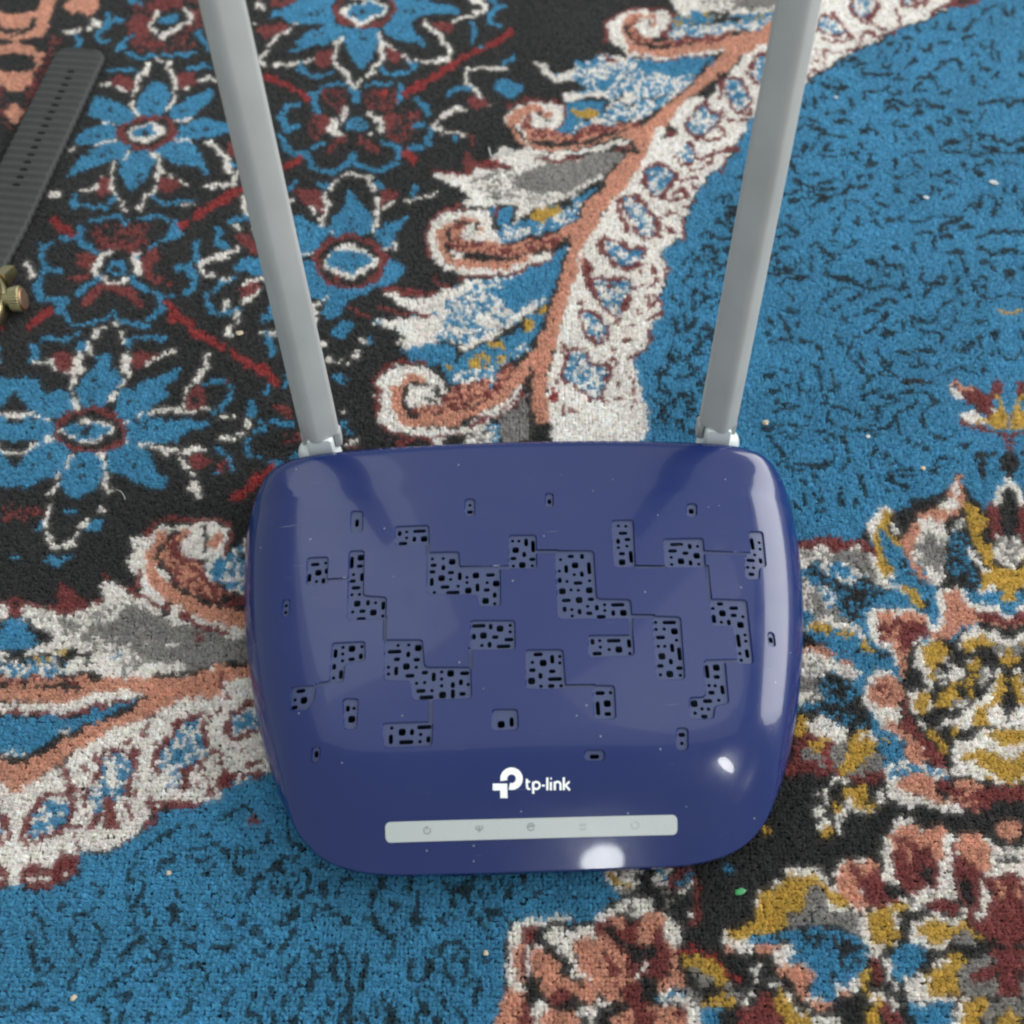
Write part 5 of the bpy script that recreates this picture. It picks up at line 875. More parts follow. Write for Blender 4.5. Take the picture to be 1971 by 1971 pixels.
# blue centre flower
P('W','50,1400 120,1350 230,1330 220,1440 340,1490 300,1540 100,1510'); P('B','120,1300 140,1220 240,1240 400,1210 480,1240 600,1240 700,1290 760,1350 740,1480 680,1600 560,1650 540,1740 420,1770 330,1700 340,1520 160,1460 220,1380'); P('J','230,1220 350,1270 480,1270 620,1330 750,1350 700,1440 620,1530 560,1440 480,1410 300,1330'); P('O','60,1500 340,1520 350,1620 280,1640 320,1740 240,1700 200,1600'); P('W','520,1640 640,1630 740,1480 750,1560 680,1680 560,1720'); P('O','540,1690 640,1660 700,1680 600,1740'); P('O','350,1760 420,1740 480,1760 480,1800 370,1820'); DK('280,1390 460,1380 590,1480 520,1560 500,1590',56); L('W',34,'330,1740 500,1740'); P('Y','740,1480 770,1540 740,1680 830,1680 800,1720 700,1700'); 
P('K','500,1820 560,1740 720,1690 780,1760 780,2000 480,2000'); P('K','0,1600 60,1530 200,1620 260,1720 380,1830 340,1880 200,1720 90,1700 0,1690 -200,1700 -200,1600'); L('W',44,'0,1650 100,1640'); P('Y','80,1700 150,1700 260,1860 320,1830 270,2000 230,1960 130,1860'); L('W',34,'170,1710 260,1840 320,1820'); P('R','-40,1720 80,1740 120,1880 200,2000 -60,2000'); L('W',66,'400,1890 540,1890'); L('Y',40,'320,1910 420,1920')
P('B','960,1400 1060,1340 1200,1390 1220,1460 1120,1500 1080,1580 970,1620 940,1500'); P('W','890,1460 940,1430 940,1560 980,1660 960,1740 1010,1760 960,1820 930,1760 910,1600'); P('R','780,1480 860,1470 880,1640 800,1640'); P('K','880,1480 920,1620 950,1760 900,1800 860,1700'); P('W','770,1720 860,1690 880,1760 800,1800'); P('K','1120,1400 1300,1410 1400,1380 1340,1440 1220,1440'); P('W','1030,1600 1190,1530 1220,1620 1200,1720 1400,1720 1400,1760 1160,1780 1040,1690'); P('Y','1190,1540 1330,1470 1400,1390 1480,1450 1580,1480 1460,1560 1460,1700 1340,1710 1200,1710 1220,1620'); L('W',40,'1220,1480 1330,1470'); P('G','1440,1540 1600,1440 1740,1400 1720,1500 1560,1560 1800,1640 1760,1720 1520,1720 1450,1640'); P('R','1540,1560 1640,1510 1740,1500 1700,1600 1580,1610'); P('R','1700,1390 2000,1390 2000,1760 1720,1720 1760,1560'); P('B','1080,1780 1200,1790 1400,1770 1360,1900 1240,1960 1100,1920'); P('W','1440,1770 1500,1720 1540,1800 1440,1940 1400,1880'); P('Y','1500,1760 1640,1740 1600,1860 1500,2000 1440,2000'); P('G','1620,1840 1700,1760 2000,1740 2000,1840 1800,1840 1640,1900'); P('Y','800,1800 860,1760 860,1900 1000,1960 780,2000 750,1880'); P('R','880,1790 1000,1850 980,1930 860,1860'); P('Y','1680,1940 1830,1820 2000,1900 2000,2000 1640,2000')
# ---- tile K (0,980)
T(0,980,500)
P('K','-900,-40 2100,-40 2100,300 1800,700 1000,900 100,800 -900,800')
L('W',44,'340,0 340,130'); L('W',36,'350,170 400,280 460,290 520,260 580,190'); L('W',44,'600,130 660,90'); L('W',40,'740,0 750,40'); P('B','230,150 330,70 330,130 260,160'); P('B','690,90 740,80 760,150 710,175 680,140'); P('B','340,350 400,340 430,380 510,350 500,385 410,430 360,400'); L('B',30,'80,360 140,350'); L('B',24,'480,20 570,0'); P('N','100,-20 300,-20 290,60 120,80')
L('R',60,'90,640 150,700 110,780'); L('R',54,'160,690 280,740 420,730 480,640 640,710 740,680'); P('R','430,600 480,570 560,640 620,700 640,760 500,780 340,750 420,700'); L('R',44,'760,490 780,540'); L('R',34,'870,570 960,600 1060,640 1130,690')
P('W','140,800 190,710 260,740 340,760 500,780 640,750 660,690 740,690 760,640 720,600 760,550 880,560 960,630 1080,670 1200,760 1400,800 1860,900 1860,1200 1100,1250 860,1270 560,1230 440,1200 560,1090 500,1050 380,1060 200,1100 180,1060 360,990 370,930 260,880'); P('Q','250,780 500,800 700,740 760,700 900,700 1000,760 1240,860 1100,1120 1100,1200 900,1240 720,1080 560,1000 420,880 300,850'); P('G','640,870 760,850 900,780 940,710 1020,710 1140,770 1300,850 1480,870 1700,950 1850,950 1850,1110 1600,1150 1460,1180 1300,1130 1120,1140 1000,1060 880,1010 760,960'); L('W',34,'940,990 960,1000'); L('W',34,'1090,1000 1110,1010'); L('W',24,'1200,1000 1310,1000'); L('W',30,'850,970 790,1030'); E_('R',1480,950,28,28); L('B',30,'780,1160 880,1090'); P('W','560,1090 700,1100 760,1120 900,1140 880,1240 560,1220 500,1180')
P('B','-300,820 110,820 200,860 270,960 210,1040 100,1030 -300,1030'); L('K',60,'200,830 230,870'); P('K','270,940 340,920 380,960 320,1000'); P('W','180,1050 280,1010 400,990 440,1040 300,1080 200,1100'); P('M','-300,1080 200,1120 380,1080 500,1060 480,1140 380,1250 -300,1250'); P('Y','230,1100 300,1090 290,1150 260,1140'); P('Y','320,1110 380,1100 380,1140'); L('K',44,'340,1090 440,1060 560,1070'); P('Y','440,1040 480,1050 490,1090 450,1080'); L('K',50,'580,1080 640,1090 680,1080 660,1140'); L('K',44,'420,1150 480,1110'); L('K',34,'140,1100 160,1160'); L('W',30,'310,1170 330,1230')
P('S','-300,1260 300,1240 560,1230 720,1240 600,1330 400,1290 -300,1320'); L('K',40,'-300,1310 300,1310 420,1300 560,1330'); L('K',36,'420,1225 720,1235')
# orange spine K
P('O','-900,1560 -300,1340 300,1330 560,1360 600,1290 860,1260 1110,1250 1560,1190 1620,1150 1860,1150 1950,1150 1950,1260 1640,1300 1640,1380 1400,1440 1200,1480 1000,1580 700,1740 500,1820 400,1900 300,1990 -200,2200 -900,2300 -900,2000 100,1880 350,1760 620,1600 900,1520 1090,1410 600,1420 300,1430 -300,1430'); L('K',40,'1120,1240 1330,1230 1360,1195 1550,1195'); L('K',50,'1690,1140 1830,1140'); P('W','-900,1440 100,1440 560,1430 620,1390 860,1340 1000,1360 1090,1390 1000,1420 840,1430 780,1460 600,1480 500,1510 -900,1510'); L('R',40,'-300,1510 160,1510 380,1520 600,1500 780,1460'); L('R',30,'840,1430 1000,1430'); P('B','-900,1540 100,1540 560,1540 720,1490 840,1460 1000,1430 900,1530 700,1590 600,1640 440,1700 250,1790 100,1850 -900,2000'); L('K',44,'1090,1410 900,1510 780,1550'); L('K',40,'680,1600 560,1650 440,1700 370,1770 250,1810 100,1890'); L('W',36,'460,1670 500,1650'); P('M','-100,1800 120,1780 200,1790 180,1830 -100,1860')
# curl K
P('W','950,400 980,330 970,220 1060,190 1140,170 1200,110 1310,130 1480,110 1680,120 1720,170 1660,290 1560,360 1440,380 1300,500 1240,640 1140,680 1060,610 1040,500 960,470'); L('R',36,'1080,180 1200,80 1400,90 1640,90 1720,150 1690,260 1660,330'); L('R',40,'1030,460 1020,580'); P('O','1140,230 1180,160 1250,170 1240,240 1180,330 1170,440 1240,540 1400,640 1600,740 1860,780 1860,920 1700,880 1420,770 1240,660 1120,540 1090,420'); P('S','1260,220 1340,150 1420,160 1360,230 1380,340 1460,380 1540,460 1600,560 1850,650 1850,760 1700,740 1500,660 1300,540 1200,440 1190,340'); L('R',70,'1300,240 1320,330 1360,390'); L('K',40,'1330,160 1260,200 1190,320 1190,400 1240,470 1300,570'); L('K',34,'1340,620 1480,650 1540,690 1640,720'); P('W','1380,240 1440,170 1560,150 1680,150 1640,290 1540,360 1440,380'); L('K',46,'1510,160 1510,240 1510,320'); P('O','1560,180 1640,190 1600,300 1550,290'); P('N','1640,640 1850,660 1850,760 1700,740'); P('M','1520,430 1600,370 1720,300 1840,260 1960,300 1960,650 1840,630 1640,560 1540,500'); P('B','1580,400 1700,330 1700,420 1600,480'); L('W',60,'1840,240 1860,380'); L('K',26,'1780,320 1830,380')
P('W','1060,600 1200,620 1240,660 1160,690'); P('W','1240,700 1330,700 1420,770 1560,820 1700,870 1850,910 1850,950 1640,910 1420,840 1260,760'); L('R',50,'1160,710 1260,730'); P('R','1310,770 1430,790 1400,830 1330,810'); L('R',46,'1450,850 1560,880'); L('R',56,'1620,910 1680,920')
# cream scallops K
P('W','-700,2500 300,2000 460,1870 620,1760 740,1680 980,1580 1130,1530 1200,1480 1380,1420 1500,1390 1640,1380 1680,1290 1860,1250 2100,1240 2100,1950 1900,2030 1720,2110 1580,2180 1290,2210 1130,2250 1000,2420 900,2520 700,2530 580,2600 430,2750 330,2800 200,2800 -700,2900')
L('R',40,'1660,1240 1660,1320'); P('R','1450,1440 1470,1500 1640,1500 1660,1430 1600,1520 1560,1560 1500,1520'); L('R',50,'1690,1380 1700,1400')
def spot(bp,rs,c='M'):
    P('R',bp,grow=34); P(c,bp)
    for s in rs: L('R',40,s)
spot('1340,1600 1480,1560 1520,1700 1540,1800 1480,1860 1380,1920 1280,1960 1180,1920 1200,1800 1290,1700',['1300,1570 1280,1680 1160,1780 1130,1900','1510,1600 1530,1740 1620,1820','1060,1640 1070,1680','1100,1580 1110,1600','1620,1870 1640,1900'])
spot('1720,1560 1820,1480 1900,1440 1960,1460 1960,1600 1860,1640 1740,1680',['1650,1580 1700,1720','1770,1770 1790,1780','1850,1660 1850,1690','1820,1880 1930,1880'])
spot('780,1850 880,1810 950,1850 960,1960 900,2100 820,2200 680,2280 640,2220 660,2100 740,1960',['950,1720 1000,1800 980,1930','710,1840 720,1870','620,1920 640,1930','870,1790 870,1780','1040,1980 1020,2080 920,2130'])
spot('320,2150 420,2120 520,2130 510,2260 480,2360 320,2420 240,2440 230,2320 300,2210',['480,1920 510,2060 540,2110','180,2280 150,2440 200,2500','430,2370 560,2380 600,2360','660,2360 720,2310'])
P('R','470,1930 520,2000 570,2060 560,2130 490,2120 480,2040'); P('R','760,2330 790,2140 830,2150 860,2300 930,2320 900,2360 780,2380'); P('W','840,2190 940,2120 1020,2160 1090,2200 1060,2330 960,2350 860,2280'); L('R',50,'940,2200 980,2300'); L('R',34,'1080,2180 1140,2230 1120,2320 1060,2370'); L('R',40,'920,2520 960,2460'); P('R','160,2700 240,2620 380,2650 420,2600 560,2570 580,2640 480,2740 390,2790 180,2790'); P('W','280,2580 400,2430 450,2500 420,2620 340,2660'); L('W',34,'220,2740 380,2740'); L('R',60,'230,2810 380,2810'); L('W',44,'440,2690 460,2720'); L('R',34,'540,2440 580,2530'); L('R',40,'470,2550 480,2580')
P('W','1030,1900 1130,1960 1250,2060 1290,2170 1160,2150 1040,2080'); P('M','1220,1900 1320,1900 1320,2060 1250,2060'); P('W','1380,1920 1600,1880 1780,1980 1620,2100 1400,2180 1420,2060'); DR('1400,1930 1500,1920 1390,2010 1540,2000 1620,2060 1460,2060 1360,2060 1560,2100 1700,2000 1680,1960 1360,1990',56); L('R',54,'1120,2180 1300,2210 1500,2190'); P('R','1640,1990 1740,1980 1720,2080 1620,2120'); L('R',60,'1800,1990 1960,1960'); L('R',36,'1150,1900 1160,1960')
# ---- bottom-left blue field
T(0,1471,500)
P('B','-900,1000 -300,930 100,880 200,930 300,950 400,900 500,850 580,790 600,670 740,660 870,650 980,560 1080,480 1150,400 1180,350 1400,330 1540,290 1640,240 1720,140 1900,110 2100,50 3000,50 3000,2300 -900,2300')
L('R',44,'1150,330 1130,410 1070,470'); L('R',44,'560,740 540,800'); 
for s in ['1080,630 1200,560 1290,500 1450,480','1190,540 1240,540','1020,650 1040,710','1010,740 970,830 950,930 940,1020','970,790 940,970','1060,840 1070,920 1030,1000','1030,980 980,1090 1010,1220','1070,1060 1080,1110 1140,1170 1110,1230','1170,780 1220,730 1300,710','1270,660 1300,700','1380,680 1430,690','1430,610 1500,610','1460,710 1530,690 1560,660','1500,520 1550,530','1590,570 1650,620 1680,700','1760,600 1760,660 1730,700 1760,780','1750,790 1800,800','1800,650 1890,645','1530,810 1590,740','1660,380 1750,340 1850,340','1720,340 1830,335','660,860 700,880','740,900 750,960 720,1020 660,1090 600,1120 540,1140','470,1090 520,1110','430,1060 470,1040','550,1150 560,1170','530,930 540,980','200,1110 250,1100 300,1120','260,1130 350,1240 340,1360','350,1280 330,1450','330,1430 380,1510 370,1540','200,1260 250,1260 260,1310','240,1330 230,1390 260,1430','540,1220 530,1310 560,1380 620,1430','500,1440 530,1450','690,1180 740,1220 770,1280 740,1350 720,1440 670,1480','560,1530 540,1600 500,1660','910,1470 920,1420 970,1340 1050,1290 1110,1330 1170,1400 1180,1450','1050,1470 1170,1460','1030,1290 1090,1300','1200,1260 1210,1340 1250,1420 1240,1490 1200,1540 1100,1570 1020,1610','820,1640 880,1590 940,1580','900,1590 990,1530','1260,1030 1290,1110 1270,1200','1280,1040 1310,1130','1320,960 1330,990','1270,1240 1290,1280','1350,1160 1380,1170','1400,1210 1480,1210','1500,1080 1540,1060','1570,1090 1640,1160','1690,1220 1760,1190 1820,1160','1810,1130 1800,1170','1710,1000 1770,1010','1840,990 1900,900 1930,850','1350,1310 1390,1360 1520,1340 1680,1360 1800,1290','1880,1260 1930,1240','1320,1510 1440,1500 1530,1510 1550,1570','1500,1520 1540,1560','1660,1560 1740,1550','1790,1510 1840,1500','1890,1380 1930,1440','1440,1610 1490,1620','1560,1650 1580,1680','1230,1640 1210,1690','870,1720 940,1720 980,1680','640,1720 690,1730 760,1680','770,1800 790,1850 760,1900','930,1840 890,1920','1130,1850 1090,1900','1250,1710 1270,1740','1190,1800 1210,1800','1440,1700 1400,1790 1350,1860','1370,1670 1400,1680','1740,1710 1640,1770 1640,1820 1730,1870','1880,1710 1860,1770','1830,1830 1900,1850','110,1850 200,1800 300,1780','350,1830 420,1830','460,1880 490,1900','120,1580 190,1580','270,1510 290,1540','340,1560 370,1580','260,1640 310,1630','200,1690 260,1680']: L('k',35,s)
E_('P',1890,410,60,34)

T(490,1600,500)
for s in ['110,10 100,60 40,110','250,10 280,80 350,110','250,180 190,210 160,250','100,280 180,270','20,370 60,330','120,380 120,440','190,290 220,320','280,330 310,350','230,390 230,450 260,490','190,430 270,450','360,290 400,330 400,440','340,460 420,430','500,370 500,480','480,380 530,380','600,430 610,480','470,250 540,290','320,180 280,230','650,370 700,350','440,540 430,630','540,530 520,590','340,540 300,580 270,640','220,620 310,640','160,690 290,660','290,740 290,800','190,890 240,830 290,780','580,620 680,660','640,680 670,650','930,320 930,430','960,340 940,420','1160,310 1140,450','880,450 870,560 860,640','800,640 870,670 980,770','1030,520 1060,610','1070,540 1030,600','1200,480 1200,600 1170,660','1160,670 1260,670','1020,770 1010,860','1080,720 1110,710','990,930 1020,930','1400,370 1440,430','1470,460 1540,390 1560,470','1490,450 1560,460','1460,560 1490,520','1590,510 1610,580 1590,640','1460,620 1490,640','1380,660 1430,690','1620,330 1620,400','1670,450 1670,490','1770,390 1780,450','1880,380 1880,450','1710,320 1760,330','1820,320 1840,350','1710,550 1790,600 1890,640','1740,640 1770,620','1650,660 1670,660','1690,700 1740,770','430,880 500,890 500,950','540,840 620,840','650,870 690,960 690,1060 680,1160','590,930 590,1120','570,1000 600,1110','790,940 840,950 830,1020 790,1100 790,1170','430,990 440,1080 400,1200','410,1090 390,1190','280,1170 370,1110','330,950 250,1000 230,1110','160,1150 130,1190','90,1230 70,1300','250,1210 200,1250 200,1310','360,1260 350,1330','530,1250 590,1320','610,1210 650,1220','730,1180 710,1260 680,1340 630,1410','490,1370 540,1350','1170,920 1160,1030 1160,1110','1140,1000 1190,1100','1310,910 1290,1010 1270,1120','1300,950 1260,1110','1330,880 1400,830 1490,820 1510,880 1480,960','1400,900 1400,1060','1410,980 1420,1060','1560,960 1600,1050 1580,1140','1590,1010 1600,1100','1670,1090 1670,1130','1640,1190 1630,1290','1320,1170 1390,1170','1380,1220 1400,1290','1470,1100 1480,1120','1220,1180 1210,1240 1260,1290 1250,1350','1240,1290 1200,1400','940,1220 950,1260','870,1290 900,1330','1000,1290 1030,1360 1060,1390','960,1390 1040,1380','1330,1370 1370,1390','1540,1370 1590,1380','1560,860 1600,870','1700,940 1730,970','0,740 50,750','0,900 60,950','80,840 110,840','120,1360 150,1400','280,1360 290,1390','800,1360 840,1400','720,1390 740,1430','10,1340 20,1420','400,1400 420,1430','1460,1310 1480,1330']: L('k',41,s)
# ------------------------------------------------------------------ carpet: knotted pile, one tuft per knot
PAL = dict(K=(.034, .034, .034), B=(.064, .285, .475), R=(.235, .058, .056), O=(.66, .335, .235), W=(.88, .835, .785), G=(.30, .285, .27),
           Y=(.60, .39, .075), r=(.33, .042, .042), P=(.19, .07, .09), k=(.016, .036, .050))
MIX = dict(S=('O', 'R', .55), M=('B', 'W', .46), N=('K', 'R', .42), Q=('W', 'G', .42), T=('B', 'Y', .33), J=('K', 'B', .38))
KN = 0.00140
gx = np.arange(-0.46, 0.46, KN); gy = np.arange(-0.215, 0.54, KN)
KX, KY = np.meshgrid(gx, gy); KX = KX.ravel(); KY = KY.ravel()
keep = np.abs(KX + .004) < .235 + (KY + .116) * .27 + .03
KX = KX[keep]; KY = KY[keep]
krng = np.random.default_rng(11)
n_k = len(KX)
q = np.stack([KX, KY, np.full(n_k, -.0008)], 1) - CAM
wz = q @ CF; uu = CPX + FPX * (q @ CR) / wz; vv = CPX - FPX * (q @ CU) / wz
def mirror(a, lo, hi):
    p = np.mod(a - lo, 2 * (hi - lo)); return lo + np.where(p > hi - lo, 2 * (hi - lo) - p, p)
uu = mirror(uu, 29, 1942); vv = mirror(vv, 3, 1966)
ix = np.clip(((uu - NX0) / RS).astype(int), 0, W - 1); iy = np.clip(((vv - NY0) / RS).astype(int), 0, H - 1)
code = img[iy, ix]
cl = smooth_noise(3.2)[iy, ix] * .55 + krng.random(n_k) * .45
rank = np.argsort(np.argsort(cl)) / n_k
kcol = np.zeros((n_k, 3), np.float32)
for i_, c_ in enumerate(CODES):
    m_ = code == i_
    if c_ in PAL: kcol[m_] = PAL[c_]
    elif c_ in MIX:
        a_, b_, f_ = MIX[c_]
        kcol[m_ & (rank >= f_)] = PAL[a_]; kcol[m_ & (rank < f_)] = PAL[b_]
# yarn ends of neighbouring knots mingle: blend a little of the surrounding colour
gi_ = np.round((KX - gx[0]) / KN).astype(int); gj_ = np.round((KY - gy[0]) / KN).astype(int)
G_ = np.zeros((len(gy) + 2, len(gx) + 2, 3), np.float32); C_ = np.zeros(G_.shape[:2] + (1,), np.float32)
G_[gj_ + 1, gi_ + 1] = kcol; C_[gj_ + 1, gi_ + 1] = 1
acc_ = np.zeros_like(G_); cnt_ = np.zeros_like(C_)
for dj_, di_, wt_ in ((0, 1, 1), (0, -1, 1), (1, 0, 1), (-1, 0, 1), (1, 1, .6), (1, -1, .6), (-1, 1, .6), (-1, -1, .6)):
    acc_ += wt_ * np.roll(G_, (dj_, di_), (0, 1)); cnt_ += wt_ * np.roll(C_, (dj_, di_), (0, 1))
nb_ = (acc_ / np.maximum(cnt_, .1))[gj_ + 1, gi_ + 1]
mixw_ = krng.uniform(.12, .42, (n_k, 1))
kcol = kcol * (1 - mixw_) + nb_ * mixw_
kcol *= np.clip(1 + .10 * krng.standard_normal((n_k, 1)), .65, 1.4)
kcol *= 1 + .018 * krng.standard_normal((n_k, 3))
blot = smooth_noise(42)[iy, ix]
kcol *= (.90 + .2 * blot)[:, None]

m_back = material('jute_backing', (.10, .085, .07), .95, .1, var=.25, vscale=200)
carpet = mesh_obj('carpet', [(-.6, -.4, -.0075), (.6, -.4, -.0075), (.6, .7, -.0075), (-.6, .7, -.0075), (-.6, -.4, -.0105), (.6, -.4, -.0105), (.6, .7, -.0105), (-.6, .7, -.0105)],
                  [(0, 1, 2, 3), (7, 6, 5, 4), (0, 4, 5, 1), (1, 5, 6, 2), (2, 6, 7, 3), (3, 7, 4, 0)], m_back)
tag(carpet, 'patterned oriental carpet of blue, black, cream and orange knots', kind='structure')

m_wool = bpy.data.materials.new('wool_pile'); m_wool.use_nodes = True
nt = m_wool.node_tree; b = nt.nodes['Principled BSDF']
at = nd(nt, 'ShaderNodeAttribute', attribute_type='INSTANCER', attribute_name='knot_colour')
af = nd(nt, 'ShaderNodeAttribute', attribute_type='GEOMETRY', attribute_name='fibre')
mx = nd(nt, 'ShaderNodeMix', data_type='RGBA', blend_type='MULTIPLY'); mx.inputs[0].default_value = 1
nt.links.new(at.outputs['Color'], mx.inputs[6]); nt.links.new(af.outputs['Color'], mx.inputs[7])
nt.links.new(mx.outputs[2], b.inputs['Base Color'])
b.inputs['Roughness'].default_value = .85; b.inputs['Specular IOR Level'].default_value = .25
b.inputs['Sheen Weight'].default_value = .16; b.inputs['Sheen Roughness'].default_value = .5

tufts = bpy.data.collections.new('tuft_shapes')
for t_ in range(4):
    V = []; Fc = []; fv = []
    for k in range(15):
        a = k * 2.39996 + krng.normal() * .35; rr = math.sqrt((k + .4) / 15.)
        x0, y0 = .00036 * rr * math.cos(a), .00036 * rr * math.sin(a)
        sp = krng.uniform(.75, 1.25)
        x1, y1 = .00092 * rr * sp * math.cos(a) + krng.normal() * .00010, .00092 * rr * sp * math.sin(a) + krng.normal() * .00010
        zt = -.0002 - .0007 * rr * rr + krng.normal() * .00020
        rings = [(x0, y0, -.0070, .00016), (x0 * .6 + x1 * .4 , y0 * .6 + y1 * .4, -.0026, .00024), (x1, y1, zt, .00019)]
        s0 = len(V); c_ = float(np.clip(1 + .11 * krng.standard_normal(), .7, 1.35)); a0 = krng.uniform(0, 6.28)
        for (x, y, z, r) in rings:
            for j in range(3):
                V.append((x + r * math.cos(a0 + j * 2.094), y + r * math.sin(a0 + j * 2.094), z)); fv.append(c_)
        for g in range(2):
            for j in range(3):
                i0 = s0 + g * 3 + j; i1 = s0 + g * 3 + (j + 1) % 3
                Fc.append((i0, i1, i1 + 3, i0 + 3))
        Fc.append((s0 + 6, s0 + 7, s0 + 8))
    s0 = len(V)                                           # soft core that closes the gaps between yarn ends
    for (r, z) in ((.00062, -.0070), (.00086, -.0024), (.00066, -.0013), (.00028, -.0009)):
        for j in range(7):
            V.append((r * math.cos(j * .8976), r * math.sin(j * .8976), z)); fv.append(.92)
    for g in range(3):
        for j in range(7):
            i0 = s0 + g * 7 + j; i1 = s0 + g * 7 + (j + 1) % 7; Fc.append((i0, i1, i1 + 7, i0 + 7))
    Fc.append(tuple(range(s0 + 21, s0 + 28)))
    me = bpy.data.meshes.new('tuft'); me.from_pydata(V, [], Fc); me.materials.append(m_wool)
    at_ = me.attributes.new('fibre', 'FLOAT_COLOR', 'POINT')
    at_.data.foreach_set('color', np.repeat(np.array(fv, np.float32), 4) * np.tile(np.array([1, 1, 1, 1], np.float32), len(fv)))
    me.polygons.foreach_set('use_smooth', [True] * len(me.polygons))
    tufts.objects.link(bpy.data.objects.new('tuft', me))

pm = bpy.data.meshes.new('pile'); pm.vertices.add(n_k)
jit = krng.normal(size=(n_k, 2)) * .00016
kz = krng.normal(size=n_k) * .00018 + (smooth_noise(30)[iy, ix] - .5) * .0008
press = in_poly(KX, KY, FOOT)
kz = np.where(press, kz - .0016, kz)
pm.vertices.foreach_set('co', np.stack([KX + jit[:, 0], KY + jit[:, 1], kz], 1).astype(np.float32).ravel())
a_ = pm.attributes.new('knot_colour', 'FLOAT_COLOR', 'POINT')
a_.data.foreach_set('color', np.concatenate([np.clip(kcol, .004, .95), np.ones((n_k, 1))], 1).astype(np.float32).ravel())
rot = np.stack([krng.normal(size=n_k) * .13 - .05, krng.normal(size=n_k) * .13, krng.uniform(0, 6.283, n_k)], 1).astype(np.float32)
r_ = pm.attributes.new('knot_rot', 'FLOAT_VECTOR', 'POINT'); r_.data.foreach_set('vector', rot.ravel())
s_ = pm.attributes.new('knot_scale', 'FLOAT', 'POINT'); s_.data.foreach_set('value', np.clip(1.06 + .10 * krng.standard_normal(n_k), .8, 1.35).astype(np.float32))
pm.materials.append(m_wool); pm.update()
pile = bpy.data.objects.new('pile', pm); COL.objects.link(pile); pile.parent = carpet
tag(pile, kind='stuff')
ng = bpy.data.node_groups.new('weave', 'GeometryNodeTree')
ng.interface.new_socket('Geometry', in_out='INPUT', socket_type='NodeSocketGeometry'); ng.interface.new_socket('Geometry', in_out='OUTPUT', socket_type='NodeSocketGeometry')
gi = ng.nodes.new('NodeGroupInput'); go = ng.nodes.new('NodeGroupOutput')
ci = ng.nodes.new('GeometryNodeCollectionInfo'); ci.inputs['Collection'].default_value = tufts; ci.inputs['Separate Children'].default_value = True; ci.inputs['Reset Children'].default_value = True
ip = ng.nodes.new('GeometryNodeInstanceOnPoints'); ip.inputs['Pick Instance'].default_value = True
na = ng.nodes.new('GeometryNodeInputNamedAttribute'); na.data_type = 'FLOAT_VECTOR'; na.inputs['Name'].default_value = 'knot_rot'
ns = ng.nodes.new('GeometryNodeInputNamedAttribute'); ns.data_type = 'FLOAT'; ns.inputs['Name'].default_value = 'knot_scale'
e2r = ng.nodes.new('FunctionNodeEulerToRotation')
lk = ng.links.new
lk(gi.outputs[0], ip.inputs['Points']); lk(ci.outputs[0], ip.inputs['Instance'])
lk(na.outputs['Attribute'], e2r.inputs[0]); lk(e2r.outputs[0], ip.inputs['Rotation']); lk(ns.outputs['Attribute'], ip.inputs['Scale'])
lk(ip.outputs[0], go.inputs[0])
md = pile.modifiers.new('weave', 'NODES'); md.node_group = ng
# ------------------------------------------------------------------ watch by the left edge
m_strap = material('grey_silicone', (.037, .040, .039), .6, .35, var=.08, vscale=300, bump=.05, bscale=1500)
m_hole_shade = material('strap_hole_shade', (.006, .006, .006), .8, .2)  # near-black colour stands in for the shade inside the strap holes
m_gold = material('brushed_gold', (.34, .30, .17), .36, .5, metal=1.0, rvar=.15)
m_copper = material('rose_gold_cap', (.40, .24, .15), .42, .5, metal=.85)
m_dial = material('black_dial', (.012, .012, .014), .3, .5)
wp0 = unproj(158, 97, .0035); wp1 = unproj(34, 385, .0035)
wdir = (wp1 - wp0); wdir[2] = 0; wdir /= np.linalg.norm(wdir)
wperp = np.array([-wdir[1], wdir[0], 0])                 # to the right of the picture
wc = unproj(-82, 598, .003); SL = float(np.linalg.norm((wc - wp0)[:2])); wdir = (wc - wp0) / SL; wdir[2] = 0; wperp = np.array([-wdir[1], wdir[0], 0])
watch = empty('wristwatch', (wc[0], wc[1], 0.0))
tag(watch, 'gold wristwatch with ribbed grey silicone strap lying at the left edge', 'watch')
def wl(s, t, z): return tuple(wdir * s + wperp * t + np.array([0, 0, z]))
